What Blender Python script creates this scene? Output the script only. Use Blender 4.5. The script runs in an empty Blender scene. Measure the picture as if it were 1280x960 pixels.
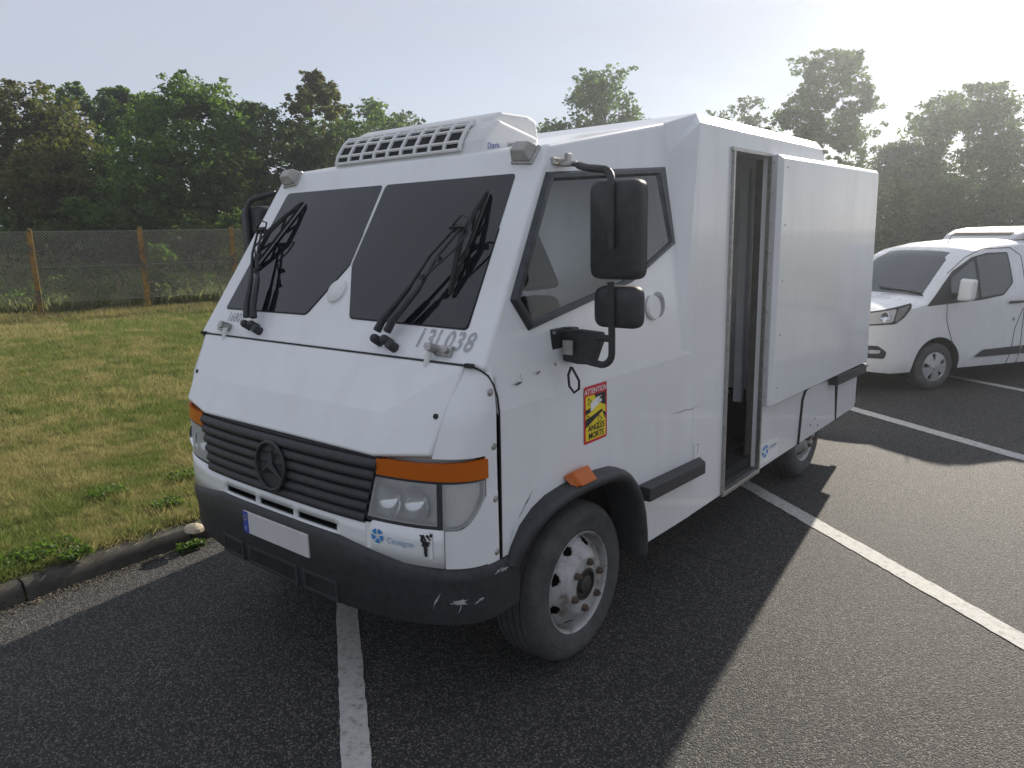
import bpy, bmesh, math, random
import numpy as np
from mathutils import Vector, Matrix
from mathutils.geometry import tessellate_polygon

S = bpy.context.scene
COL = S.collection
rad = math.radians
PI = math.pi

# ------------------------------------------------------------------ camera
CAMP = (2.859, -2.193, 2.016); YAW, PITCH, ROLL, FPX = 0.6874, -0.2003, -0.0238, 925.674
cf = Vector((-math.sin(YAW)*math.cos(PITCH), math.cos(YAW)*math.cos(PITCH), math.sin(PITCH)))
cr = Vector((math.cos(YAW), math.sin(YAW), 0)); cu = cr.cross(cf)
r2 = cr*math.cos(ROLL)+cu*math.sin(ROLL); u2 = -cr*math.sin(ROLL)+cu*math.cos(ROLL)
cd = bpy.data.cameras.new('camera'); co = bpy.data.objects.new('camera', cd); COL.objects.link(co)
m = Matrix((r2, u2, -cf)).transposed().to_4x4(); m.translation = Vector(CAMP); co.matrix_world = m
cd.sensor_width = 36; cd.lens = FPX/1280*36; cd.clip_start = 0.05; cd.clip_end = 3000
S.camera = co
def ray(px, py, depth):                     # a point seen in the photograph at a given distance
    return Vector(CAMP)+depth*((px-640)/FPX*r2-(py-480)/FPX*u2+cf)

# ------------------------------------------------------------------ light
SUN_EL = rad(23.5); SUN_DIR = Vector((-0.118, 1, 0)).normalized()
w = bpy.data.worlds.new('World'); S.world = w; w.use_nodes = True
nt = w.node_tree; N = nt.nodes; L = nt.links; N.clear()
out = N.new('ShaderNodeOutputWorld'); bg = N.new('ShaderNodeBackground'); bg.inputs[1].default_value = 0.11
sky = N.new('ShaderNodeTexSky'); sky.sky_type = 'NISHITA'; sky.sun_disc = False
sky.sun_elevation = SUN_EL; sky.sun_rotation = math.atan2(SUN_DIR.x, SUN_DIR.y)
sky.air_density = 1.0; sky.dust_density = 0.3; sky.ozone_density = 1.0; sky.altitude = 50
tc = N.new('ShaderNodeTexCoord'); mp = N.new('ShaderNodeMapping'); mp.inputs['Scale'].default_value = (1, 1, 5)
no = N.new('ShaderNodeTexNoise'); no.inputs['Scale'].default_value = 2.2; no.inputs['Detail'].default_value = 6; no.inputs['Distortion'].default_value = .6
rmp = N.new('ShaderNodeMapRange'); rmp.inputs[1].default_value = .35; rmp.inputs[2].default_value = .75; rmp.inputs[3].default_value = .76; rmp.inputs[4].default_value = .92
mixs = N.new('ShaderNodeMix'); mixs.data_type = 'RGBA'; mixs.inputs[7].default_value = (3.95, 4.08, 4.68, 1)
L.new(tc.outputs['Generated'], mp.inputs[0]); L.new(mp.outputs[0], no.inputs['Vector']); L.new(no.outputs[0], rmp.inputs[0])
L.new(rmp.outputs[0], mixs.inputs[0]); L.new(sky.outputs[0], mixs.inputs[6]); L.new(mixs.outputs[2], bg.inputs[0]); L.new(bg.outputs[0], out.inputs[0])
ld = bpy.data.lights.new('sun', 'SUN'); lo = bpy.data.objects.new('sun', ld); COL.objects.link(lo)
ld.energy = 5.0; ld.angle = rad(0.6); ld.color = (1, .91, .78)
sd = Vector((SUN_DIR.x*math.cos(SUN_EL), SUN_DIR.y*math.cos(SUN_EL), math.sin(SUN_EL)))
lo.rotation_euler = sd.to_track_quat('Z', 'Y').to_euler(); lo.location = (0, 0, 30)
S.view_settings.view_transform = 'Standard'; S.view_settings.look = 'None'
S.view_settings.exposure = 0.43; S.view_settings.gamma = 1

# ------------------------------------------------------------------ materials
def newmat(name):
    m = bpy.data.materials.new(name); m.use_nodes = True
    nt = m.node_tree; b = nt.nodes['Principled BSDF']
    return m, nt, b
def c4(c): return (c[0], c[1], c[2], 1)
def noise(nt, scale, detail=4, vec=None, rough=.6, coords='Object'):
    n = nt.nodes.new('ShaderNodeTexNoise'); n.inputs['Scale'].default_value = scale; n.inputs['Detail'].default_value = detail
    n.inputs['Roughness'].default_value = rough
    if vec is None:
        t = nt.nodes.new('ShaderNodeTexCoord'); vec = t.outputs[coords]
    nt.links.new(vec, n.inputs['Vector']); return n
def ramp(nt, inp, stops):
    r = nt.nodes.new('ShaderNodeValToRGB'); e = r.color_ramp.elements
    while len(e) < len(stops): e.new(.5)
    for k, (p, c) in enumerate(stops):
        e[k].position = p; e[k].color = c4(c) if not isinstance(c, float) else (c, c, c, 1)
    nt.links.new(inp, r.inputs[0]); return r
def mixc(nt, fac, a, b):
    x = nt.nodes.new('ShaderNodeMix'); x.data_type = 'RGBA'
    for s, v in ((0, fac), (6, a), (7, b)):
        if isinstance(v, tuple): x.inputs[s].default_value = c4(v)
        elif isinstance(v, (int, float)): x.inputs[s].default_value = v
        else: nt.links.new(v, x.inputs[s])
    return x.outputs[2]
def bump(nt, b, h, strength=.3, dist=.01):
    x = nt.nodes.new('ShaderNodeBump'); x.inputs['Strength'].default_value = strength; x.inputs['Distance'].default_value = dist
    nt.links.new(h, x.inputs['Height']); nt.links.new(x.outputs[0], b.inputs['Normal'])
def simple(name, col, rough=.5, metal=0, var=.12, scale=14, bmp=0, coat=0, ior=1.5):
    m, nt, b = newmat(name)
    n = noise(nt, scale, 5)
    lo_ = tuple(v*(1-var) for v in col); hi_ = tuple(min(1, v*(1+var)) for v in col)
    r = ramp(nt, n.outputs[0], [(.3, lo_), (.7, hi_)])
    nt.links.new(r.outputs[0], b.inputs['Base Color'])
    rr = nt.nodes.new('ShaderNodeMapRange'); rr.inputs[3].default_value = max(.02, rough-.07); rr.inputs[4].default_value = min(1, rough+.07)
    nt.links.new(n.outputs[0], rr.inputs[0]); nt.links.new(rr.outputs[0], b.inputs['Roughness'])
    b.inputs['Metallic'].default_value = metal; b.inputs['IOR'].default_value = ior
    b.inputs['Coat Weight'].default_value = coat; b.inputs['Coat Roughness'].default_value = .06
    if bmp: bump(nt, b, n.outputs[0], bmp, .01)
    return m
def paint(name, col, rough=.34, coat=.5, dirt=.5):
    m, nt, b = newmat(name)
    t = nt.nodes.new('ShaderNodeTexCoord')
    mp = nt.nodes.new('ShaderNodeMapping'); mp.inputs['Scale'].default_value = (4, 4, .9); nt.links.new(t.outputs['Object'], mp.inputs[0])
    st = noise(nt, 1.3, 7, mp.outputs[0]); bl = noise(nt, 1.6, 5, t.outputs['Object']); fi = noise(nt, 38, 4, t.outputs['Object'])
    d1 = ramp(nt, st.outputs[0], [(.5, (0, 0, 0)), (.78, (1, 1, 1))])
    d2 = ramp(nt, fi.outputs[0], [(.62, (0, 0, 0)), (.74, (1, 1, 1))])
    k = nt.nodes.new('ShaderNodeMath'); k.operation = 'MULTIPLY'; k.inputs[1].default_value = .28*dirt; nt.links.new(d1.outputs[0], k.inputs[0])
    k2 = nt.nodes.new('ShaderNodeMath'); k2.operation = 'MULTIPLY'; k2.inputs[1].default_value = .16*dirt; nt.links.new(d2.outputs[0], k2.inputs[0])
    base = ramp(nt, bl.outputs[0], [(.35, tuple(v*.93 for v in col)), (.65, col)])
    c = mixc(nt, k.outputs[0], base.outputs[0], (.42, .38, .31)); c = mixc(nt, k2.outputs[0], c, (.36, .33, .28))
    # road film thrown up on the lowest panels
    geo = nt.nodes.new('ShaderNodeSeparateXYZ'); nt.links.new(t.outputs['Object'], geo.inputs[0])
    zr = nt.nodes.new('ShaderNodeMapRange'); zr.inputs[1].default_value = .30; zr.inputs[2].default_value = .95; zr.inputs[3].default_value = .55*dirt; zr.inputs[4].default_value = 0
    nt.links.new(geo.outputs[2], zr.inputs[0])
    k3 = nt.nodes.new('ShaderNodeMath'); k3.operation = 'MULTIPLY'; nt.links.new(zr.outputs[0], k3.inputs[0]); nt.links.new(bl.outputs[0], k3.inputs[1])
    c = mixc(nt, k3.outputs[0], c, (.38, .34, .28))
    nt.links.new(c, b.inputs['Base Color'])
    rr = nt.nodes.new('ShaderNodeMapRange'); rr.inputs[3].default_value = rough-.1; rr.inputs[4].default_value = rough+.14
    nt.links.new(st.outputs[0], rr.inputs[0]); nt.links.new(rr.outputs[0], b.inputs['Roughness'])
    b.inputs['Coat Weight'].default_value = coat; b.inputs['Coat Roughness'].default_value = .07
    wv = noise(nt, 2.2, 2, t.outputs['Object']); bump(nt, b, wv.outputs[0], .12, .02)
    return m
def glassy(name, col, ior=2.0, rough=.03):
    m, nt, b = newmat(name)
    n = noise(nt, 3, 6); r = ramp(nt, n.outputs[0], [(.4, .015), (.75, .10)])
    nt.links.new(r.outputs[0], b.inputs['Roughness'])
    d = ramp(nt, n.outputs[0], [(.45, col), (.8, tuple(v*1.8+.006 for v in col))])
    nt.links.new(d.outputs[0], b.inputs['Base Color']); b.inputs['IOR'].default_value = ior
    return m
def lens(name, col, trans=.85, rough=.08):
    m, nt, b = newmat(name)
    t = nt.nodes.new('ShaderNodeTexCoord'); mp = nt.nodes.new('ShaderNodeMapping'); mp.inputs['Scale'].default_value = (1, 1, .02)
    nt.links.new(t.outputs['Object'], mp.inputs[0])
    wv = nt.nodes.new('ShaderNodeTexWave'); wv.inputs['Scale'].default_value = 45; wv.bands_direction = 'X'
    nt.links.new(mp.outputs[0], wv.inputs[0])
    b.inputs['Base Color'].default_value = c4(col); b.inputs['Roughness'].default_value = rough
    bump(nt, b, wv.outputs[0], .25, .004)
    tp = nt.nodes.new('ShaderNodeBsdfTransparent'); tp.inputs[0].default_value = c4(tuple(min(1, v*1.1) for v in col))
    fr = nt.nodes.new('ShaderNodeFresnel'); fr.inputs[0].default_value = 1.5
    ma = nt.nodes.new('ShaderNodeMath'); ma.operation = 'MULTIPLY_ADD'; ma.use_clamp = True; ma.inputs[1].default_value = 1; ma.inputs[2].default_value = 1-trans
    nt.links.new(fr.outputs[0], ma.inputs[0])
    mx = nt.nodes.new('ShaderNodeMixShader'); nt.links.new(ma.outputs[0], mx.inputs[0]); nt.links.new(tp.outputs[0], mx.inputs[1]); nt.links.new(b.outputs[0], mx.inputs[2])
    nt.links.new(mx.outputs[0], nt.nodes['Material Output'].inputs[0])
    return m
WHITE = paint('white_paint', (.82, .83, .835))
WHITE2 = paint('white_plastic', (.78, .78, .765), .5, .1, .6)
VANW = paint('van_white_paint', (.76, .77, .775), .26, .8, .12)
BLACKP = simple('black_plastic', (.030, .031, .035), .55, 0, .35, 30, .06)
RUBBER = simple('black_rubber', (.018, .018, .019), .7, 0, .3, 30)
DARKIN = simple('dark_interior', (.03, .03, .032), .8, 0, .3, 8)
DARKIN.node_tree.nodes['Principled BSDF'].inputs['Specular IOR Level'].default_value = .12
GLASS = glassy('armoured_windscreen', (.004, .006, .009), 1.60)
def seeglass(name, tint, base):
    m, nt, b = newmat(name); n = noise(nt, 3, 5); r = ramp(nt, n.outputs[0], [(.4, .02), (.8, .12)]); gl = nt.nodes.new('ShaderNodeBsdfGlossy'); nt.links.new(r.outputs[0], gl.inputs['Roughness'])
    tp = nt.nodes.new('ShaderNodeBsdfTransparent'); tp.inputs[0].default_value = c4(tint)
    fr = nt.nodes.new('ShaderNodeFresnel'); fr.inputs[0].default_value = 1.5; ma = nt.nodes.new('ShaderNodeMath'); ma.operation = 'MULTIPLY_ADD'; ma.inputs[1].default_value = 1; ma.inputs[2].default_value = base; ma.use_clamp = True; nt.links.new(fr.outputs[0], ma.inputs[0])
    mx = nt.nodes.new('ShaderNodeMixShader'); nt.links.new(ma.outputs[0], mx.inputs[0]); nt.links.new(tp.outputs[0], mx.inputs[1]); nt.links.new(gl.outputs[0], mx.inputs[2]); nt.links.new(mx.outputs[0], nt.nodes['Material Output'].inputs[0]); return m
SGLASS = seeglass('side_glass', (.86, .89, .90), .02)
INNER = simple('inner_wall_panel', (.60, .62, .65), .6, 0, .1, 6)
CABIN = simple('pale_cab_lining', (.78, .79, .79), .7, 0, .1, 6)
VGLASS = glassy('van_glass', (.02, .028, .03), 1.9)
STEEL = simple('worn_steel', (.42, .41, .39), .42, .85, .25, 40)
CHROME = simple('reflector_chrome', (.75, .76, .78), .12, 1, .08, 20)
SATIN = simple('satin_reflector', (.60, .60, .585), .35, .25, .12, 20)
LAMPIN = simple('lamp_reflector_bowl', (.70, .70, .68), .4, .1, .1, 20)
AMBER = lens('amber_lens', (.72, .17, .012), .35, .18)
CLEAR = lens('clear_lens', (.90, .91, .90), .74, .14)
SMOKE = lens('grimy_marker_lens', (.62, .60, .56), .45, .3)
AMBERB = simple('amber_backing', (.55, .13, .012), .45, 0, .2, 30)
GREYT = simple('worn_lettering', (.50, .50, .49), .6, 0, .25, 60)
PRINTK = simple('black_print', (.015, .015, .015), .5, 0, .1)
PRINTB = simple('blue_print', (.03, .22, .52), .45, 0, .2)
PRINTLB = simple('pale_blue_print', (.22, .38, .55), .45, 0, .2)
DBLUE = simple('dark_blue_print', (.04, .07, .35), .5)
RED = simple('red_print', (.62, .02, .04), .45, 0, .12)
YEL = simple('yellow_print', (.85, .66, .02), .45, 0, .1)
PAPER = simple('white_print', (.80, .80, .78), .5, 0, .06)
PLATEW = simple('blank_plate', (.62, .61, .60), .5, 0, .03)
FLOORG = simple('tread_floor', (.06, .06, .062), .7, 0, .3, 20, .2)
LINING = simple('grey_lining', (.34, .35, .36), .55, 0, .12, 10)
BROWN = simple('brown_edge', (.10, .088, .08), .6, 0, .25, 16)
RUST = simple('rusty_nut', (.105, .080, .060), .8, .2, .45, 60, .4)
HUBD = simple('hub_grease', (.055, .05, .046), .6, .3, .3, 40, .3)
SKIN0 = None

def tyre_mat():
    m, nt, b = newmat('tyre_rubber')
    n = noise(nt, 9, 6); n2 = noise(nt, 60, 3)
    r = ramp(nt, n.outputs[0], [(.3, (.030, .030, .031)), (.72, (.085, .083, .08))])
    c = mixc(nt, .3, r.outputs[0], n2.outputs[0]); k = mixc(nt, .92, c, r.outputs[0])
    nt.links.new(k, b.inputs['Base Color']); b.inputs['Roughness'].default_value = .8
    bump(nt, b, n2.outputs[0], .15, .004); return m
TYRE = tyre_mat()
def rim_mat():
    m, nt, b = newmat('chipped_rim_paint')
    n = noise(nt, 7, 7, rough=.7); n2 = noise(nt, 30, 5, rough=.75)
    r = ramp(nt, n.outputs[0], [(.34, (.17, .145, .12)), (.46, (.36, .355, .345)), (.7, (.52, .52, .52))])
    d = ramp(nt, n2.outputs[0], [(.60, (0, 0, 0)), (.68, (1, 1, 1))])
    c = mixc(nt, d.outputs[0], r.outputs[0], (.10, .07, .05))
    nt.links.new(c, b.inputs['Base Color']); b.inputs['Roughness'].default_value = .45; b.inputs['Metallic'].default_value = .15
    bump(nt, b, n2.outputs[0], .1, .004); return m
RIM = rim_mat()
def worn_mat():
    m, nt, b = newmat('half_worn_digit_print')
    n = noise(nt, 60, 5, rough=.7); r = ramp(nt, n.outputs[0], [(.30, (0, 0, 0)), (.50, (1, 1, 1))])
    b.inputs['Base Color'].default_value = (.40, .41, .41, 1); b.inputs['Roughness'].default_value = .6
    k = nt.nodes.new('ShaderNodeMath'); k.operation = 'MULTIPLY'; k.inputs[1].default_value = .75; nt.links.new(r.outputs[0], k.inputs[0])
    nt.links.new(k.outputs[0], b.inputs['Alpha']); return m
WORN = worn_mat()

# ------------------------------------------------------------------ mesh builder
class MB:
    def __init__(s): s.v = []; s.f = []; s.mi = []
    def add(s, vs, fs, mi=0):
        o = len(s.v); s.v += [tuple(v) for v in vs]; s.f += [tuple(i+o for i in f) for f in fs]; s.mi += [mi]*len(fs); return s
    def box(s, c, d, rot=None, mi=0, taper=1):
        hx, hy, hz = d[0]/2, d[1]/2, d[2]/2
        vs = [Vector((x*hx*(taper if z > 0 else 1), y*hy*(taper if z > 0 else 1), z*hz)) for z in (-1, 1) for y in (-1, 1) for x in (-1, 1)]
        if rot is not None: vs = [rot @ v for v in vs]
        vs = [v+Vector(c) for v in vs]
        return s.add(vs, [(0, 2, 3, 1), (4, 5, 7, 6), (0, 1, 5, 4), (2, 6, 7, 3), (0, 4, 6, 2), (1, 3, 7, 5)], mi)
    def hexa(s, b, t, mi=0):
        n = len(b); s.add(list(b)+list(t), [tuple(range(n))[::-1], tuple(range(n, 2*n))]+[(i, (i+1) % n, (i+1) % n+n, i+n) for i in range(n)], mi); return s
    def tube(s, pts, r, n=10, mi=0, cap=True):
        pts = [Vector(p) for p in pts]; rs = r if isinstance(r, (list, tuple)) else [r]*len(pts)
        vs = []; fs = []; up = None
        for i, p in enumerate(pts):
            d = (pts[min(i+1, len(pts)-1)]-pts[max(i-1, 0)]).normalized()
            if up is None:
                up = Vector((0, 0, 1)) if abs(d.z) < .9 else Vector((1, 0, 0))
            a = d.cross(up).normalized(); up = a.cross(d).normalized(); b_ = up
            vs += [p+rs[i]*(a*math.cos(2*PI*k/n)+b_*math.sin(2*PI*k/n)) for k in range(n)]
        for i in range(len(pts)-1):
            fs += [(i*n+k, i*n+(k+1) % n, (i+1)*n+(k+1) % n, (i+1)*n+k) for k in range(n)]
        if cap: fs += [tuple(range(n))[::-1], tuple(range((len(pts)-1)*n, len(pts)*n))]
        return s.add(vs, fs, mi)
    def lathe(s, prof, c, ax=Vector((1, 0, 0)), n=48, mi=0, hole=None):
        ax = Vector(ax).normalized(); a = ax.orthogonal().normalized(); b_ = ax.cross(a); c = Vector(c)
        vs = [c+ax*x+rr*(a*math.cos(2*PI*k/n)+b_*math.sin(2*PI*k/n)) for (rr, x) in prof for k in range(n)]
        fs = []
        for i in range(len(prof)-1):
            for k in range(n):
                if hole and hole(i, k): continue
                fs.append((i*n+k, i*n+(k+1) % n, (i+1)*n+(k+1) % n, (i+1)*n+k))
        return s.add(vs, fs, mi)
    def grid(s, fn, nu, nv, mi=0):
        vs = [fn(i/nu, j/nv) for j in range(nv+1) for i in range(nu+1)]
        fs = [(j*(nu+1)+i, j*(nu+1)+i+1, (j+1)*(nu+1)+i+1, (j+1)*(nu+1)+i) for j in range(nv) for i in range(nu)]
        return s.add(vs, fs, mi)
    def plate(s, fn, nu, nv, th, mi=0):     # curved sheet with an edge: fn(u,v,offset)
        W_ = nu+1; n = W_*(nv+1)
        top = [fn(i/nu, j/nv, th) for j in range(nv+1) for i in range(nu+1)]
        bot = [fn(i/nu, j/nv, -.004) for j in range(nv+1) for i in range(nu+1)]
        fs = [(j*W_+i, j*W_+i+1, (j+1)*W_+i+1, (j+1)*W_+i) for j in range(nv) for i in range(nu)]
        ring = [i for i in range(nu)]+[j*W_+nu for j in range(nv)]+[nv*W_+i for i in range(nu, 0, -1)]+[j*W_ for j in range(nv, 0, -1)]
        fs += [(ring[k], ring[k]+n, ring[(k+1) % len(ring)]+n, ring[(k+1) % len(ring)]) for k in range(len(ring))]
        return s.add(top+bot, fs, mi)
    def poly(s, loops, fn, th=0, mi=0):     # flat polygon with holes; fn(p2d, depth) -> 3d
        flat = [p for l in loops for p in l]
        tris = tessellate_polygon([[Vector((p[0], p[1], 0)) for p in l] for l in loops])
        n = len(flat); fs = [tuple(t) for t in tris]
        if th == 0: return s.add([fn(p, 0) for p in flat], fs, mi)
        vs = [fn(p, 0) for p in flat]+[fn(p, th) for p in flat]
        fs2 = fs+[tuple(i+n for i in t[::-1]) for t in fs]; o = 0
        for l in loops:
            k = len(l); fs2 += [(o+i, o+(i+1) % k, o+(i+1) % k+n, o+i+n) for i in range(k)]; o += k
        return s.add(vs, fs2, mi)
    def mirror(s):
        r = MB(); r.v = [(-a, b, c) for a, b, c in s.v]; r.f = [f[::-1] for f in s.f]; r.mi = list(s.mi); return r
    def mesh(s, name, mats, smooth=False, clean=False, angle=None):
        me = bpy.data.meshes.new(name); me.from_pydata(s.v, [], s.f)
        for m in (mats if isinstance(mats, (list, tuple)) else [mats]): me.materials.append(m)
        me.polygons.foreach_set('material_index', s.mi)
        bm = bmesh.new(); bm.from_mesh(me)
        bmesh.ops.remove_doubles(bm, verts=bm.verts, dist=1e-5)
        if clean: bmesh.ops.dissolve_limit(bm, angle_limit=rad(1), verts=bm.verts, edges=bm.edges)
        bmesh.ops.recalc_face_normals(bm, faces=bm.faces)
        if smooth:
            for f in bm.faces: f.smooth = True
            if angle:
                for e in bm.edges:
                    if len(e.link_faces) == 2 and e.calc_face_angle() > rad(angle): e.smooth = False
        bm.to_mesh(me); bm.free(); me.update(); return me
    def build(s, name, mats, parent=None, smooth=False, bevel=0, clean=False, angle=35, label=None, seg=2):
        me = s.mesh(name, mats, smooth, clean, angle if smooth else None)
        return link(name, me, parent, bevel, label, seg)
BASE = {}
def link(name, me, parent=None, bevel=0, label=None, seg=2):
    o = bpy.data.objects.new(name, me); COL.objects.link(o)
    if parent is not None:
        o.parent = parent
        if parent.name in BASE: o.matrix_parent_inverse = BASE[parent.name]
    if bevel:
        b = o.modifiers.new('bevel', 'BEVEL'); b.width = bevel; b.segments = seg; b.limit_method = 'ANGLE'; b.angle_limit = rad(25); b.harden_normals = False
    if label: o['label'] = label
    return o
def tag(o, label=None, cat=None, group=None, kind=None):
    if label: o['label'] = label
    if cat: o['category'] = cat
    if group: o['group'] = group
    if kind: o['kind'] = kind
    return o
def thing(name, label, cat, loc=(0, 0, 0), rz=0, group=None, world_coords=True):
    o = bpy.data.objects.new(name, None); COL.objects.link(o); o.empty_display_size = .2
    o.location = loc; o.rotation_euler = (0, 0, rz)
    if world_coords: BASE[o.name] = (Matrix.Translation(loc) @ Matrix.Rotation(rz, 4, 'Z')).inverted()
    return tag(o, label, cat, group)
def copytree(o, parent=None):
    c = o.copy(); COL.objects.link(c)
    if parent is not None: c.parent = parent
    for ch in o.children: copytree(ch, c)
    return c
def text_mb(txt, size, fn, mi=0, mb=None, shear=0, bold=0, align='CENTER', space=1.0):
    cu_ = bpy.data.curves.new('t', 'FONT'); cu_.body = txt; cu_.size = size; cu_.align_x = align; cu_.align_y = 'CENTER'
    cu_.shear = shear; cu_.offset = bold; cu_.resolution_u = 3; cu_.space_character = space
    ob = bpy.data.objects.new('t', cu_); COL.objects.link(ob)
    me = ob.to_mesh(); vs = [v.co.copy() for v in me.vertices]; fs = [tuple(p.vertices) for p in me.polygons]
    ob.to_mesh_clear(); bpy.data.objects.remove(ob); bpy.data.curves.remove(cu_)
    mb = mb or MB(); mb.add([fn(v.x, v.y) for v in vs], fs, mi); return mb
def fastmesh(name, verts, faces, mat, attr=None):
    me = bpy.data.meshes.new(name); nv, nf, k = len(verts), len(faces), faces.shape[1]
    me.vertices.add(nv); me.vertices.foreach_set('co', np.ascontiguousarray(verts, np.float32).ravel())
    me.loops.add(nf*k); me.loops.foreach_set('vertex_index', np.ascontiguousarray(faces, np.int32).ravel())
    me.polygons.add(nf); me.polygons.foreach_set('loop_start', np.arange(0, nf*k, k, dtype=np.int32))
    me.update(calc_edges=True); me.materials.append(mat); return me

# ------------------------------------------------------------------ ground
def lawn_z(x, y):
    d = np.clip((-1.99-x)/12.5, 0, 2.2)
    return .112+.37*d*d*(3-2*np.clip(d, 0, 1))*np.where(d > 1, 1/np.maximum(d, 1)**1.4, 1)
def asphalt_mat():
    m, nt, b = newmat('asphalt')
    t = nt.nodes.new('ShaderNodeTexCoord')
    v = nt.nodes.new('ShaderNodeTexVoronoi'); v.inputs['Scale'].default_value = 135; nt.links.new(t.outputs['Object'], v.inputs['Vector'])
    v2 = nt.nodes.new('ShaderNodeTexVoronoi'); v2.inputs['Scale'].default_value = 330; nt.links.new(t.outputs['Object'], v2.inputs['Vector'])
    sep = nt.nodes.new('ShaderNodeSeparateColor'); nt.links.new(v.outputs['Color'], sep.inputs[0])
    stones = ramp(nt, sep.outputs[0], [(0, (.018, .018, .020)), (.40, (.040, .040, .041)), (.72, (.085, .083, .078)), (.93, (.25, .24, .21))])
    dk = ramp(nt, v.outputs['Distance'], [(.30, (1, 1, 1)), (.75, (.35, .35, .35))])
    mul = nt.nodes.new('ShaderNodeMix'); mul.data_type = 'RGBA'; mul.blend_type = 'MULTIPLY'; mul.inputs[0].default_value = 1
    nt.links.new(stones.outputs[0], mul.inputs[6]); nt.links.new(dk.outputs[0], mul.inputs[7])
    big = noise(nt, .55, 6, t.outputs['Object']); pr = ramp(nt, big.outputs[0], [(.3, (.80, .80, .82)), (.7, (1.15, 1.12, 1.06))])
    mul2 = nt.nodes.new('ShaderNodeMix'); mul2.data_type = 'RGBA'; mul2.blend_type = 'MULTIPLY'; mul2.inputs[0].default_value = 1
    nt.links.new(mul.outputs[2], mul2.inputs[6]); nt.links.new(pr.outputs[0], mul2.inputs[7])
    oil = noise(nt, 1.7, 5, t.outputs['Object']); orr = ramp(nt, oil.outputs[0], [(.66, (0, 0, 0)), (.74, (1, 1, 1))])
    k = nt.nodes.new('ShaderNodeMath'); k.operation = 'MULTIPLY'; k.inputs[1].default_value = .35; nt.links.new(orr.outputs[0], k.inputs[0])
    c = mixc(nt, k.outputs[0], mul2.outputs[2], (.02, .02, .02))
    wn = noise(nt, 1.1, 5, t.outputs['Object']); wp = mixc(nt, .22, t.outputs['Object'], wn.outputs['Color'])
    cv = nt.nodes.new('ShaderNodeTexVoronoi'); cv.feature = 'DISTANCE_TO_EDGE'; cv.inputs['Scale'].default_value = .42; nt.links.new(wp, cv.inputs['Vector'])
    cr2 = ramp(nt, cv.outputs['Distance'], [(0, (1, 1, 1)), (.0042, (0, 0, 0))]); gate = ramp(nt, big.outputs[0], [(.47, (0, 0, 0)), (.56, (1, 1, 1))])
    km = nt.nodes.new('ShaderNodeMath'); km.operation = 'MULTIPLY'; nt.links.new(cr2.outputs[0], km.inputs[0]); nt.links.new(gate.outputs[0], km.inputs[1])
    c = mixc(nt, km.outputs[0], c, (.012, .012, .012))
    spt = noise(nt, 5.5, 3, t.outputs['Object']); sp2 = ramp(nt, spt.outputs[0], [(.70, (0, 0, 0)), (.73, (.6, .6, .6))]); c = mixc(nt, sp2.outputs[0], c, (.022, .022, .023))
    nt.links.new(c, b.inputs['Base Color']); b.inputs['Roughness'].default_value = .72
    ad = nt.nodes.new('ShaderNodeMath'); ad.operation = 'ADD'; nt.links.new(v.outputs['Distance'], ad.inputs[0])
    m2 = nt.nodes.new('ShaderNodeMath'); m2.operation = 'MULTIPLY'; m2.inputs[1].default_value = .4; nt.links.new(v2.outputs['Distance'], m2.inputs[0]); nt.links.new(m2.outputs[0], ad.inputs[1])
    x = nt.nodes.new('ShaderNodeBump'); x.invert = True; x.inputs['Strength'].default_value = 1; x.inputs['Distance'].default_value = .010
    nt.links.new(ad.outputs[0], x.inputs['Height']); nt.links.new(x.outputs[0], b.inputs['Normal'])
    return m
ASPH = asphalt_mat()
g = MB(); g.add([(-200, -200, 0), (200, -200, 0), (200, 200, 0), (-200, 200, 0)], [(0, 1, 2, 3)])
tag(g.build('asphalt', ASPH), kind='structure')

def grass_mat(name, dark=1.0):
    m, nt, b = newmat(name)
    ge = nt.nodes.new('ShaderNodeNewGeometry')
    a = noise(nt, .55, 5, ge.outputs['Position'], .65); c2 = noise(nt, 2.6, 5, ge.outputs['Position'], .7); f = noise(nt, 38, 5, ge.outputs['Position'], .75)
    ad = nt.nodes.new('ShaderNodeMath'); ad.operation = 'MULTIPLY_ADD'; ad.inputs[1].default_value = .55; nt.links.new(c2.outputs[0], ad.inputs[0])
    m2 = nt.nodes.new('ShaderNodeMath'); m2.operation = 'MULTIPLY'; m2.inputs[1].default_value = .45; nt.links.new(a.outputs[0], m2.inputs[0]); nt.links.new(m2.outputs[0], ad.inputs[2])
    gr = ramp(nt, f.outputs[0], [(.3, (.060*dark, .092*dark, .018*dark)), (.7, (.145*dark, .185*dark, .045*dark))])
    st = ramp(nt, f.outputs[0], [(.3, (.17*dark, .145*dark, .055*dark)), (.7, (.36*dark, .315*dark, .15*dark))])
    fr = ramp(nt, ad.outputs[0], [(.44, (0, 0, 0)), (.57, (1, 1, 1))])
    rnd = nt.nodes.new('ShaderNodeMath'); rnd.operation = 'MULTIPLY_ADD'; rnd.inputs[1].default_value = .9; rnd.inputs[2].default_value = -.45
    nt.links.new(ge.outputs['Random Per Island'], rnd.inputs[0])
    sm = nt.nodes.new('ShaderNodeMath'); sm.operation = 'ADD'; sm.use_clamp = True; nt.links.new(fr.outputs[0], sm.inputs[0]); nt.links.new(rnd.outputs[0], sm.inputs[1])
    c = mixc(nt, sm.outputs[0], gr.outputs[0], st.outputs[0])
    nt.links.new(c, b.inputs['Base Color']); b.inputs['Roughness'].default_value = .85; b.inputs['Specular IOR Level'].default_value = .25
    return m, nt, b, c
GROUNDG, *_ = grass_mat('lawn_soil', .8)
BLADE, nt_, b_, c_ = grass_mat('grass_blade', 1.5)
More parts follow.
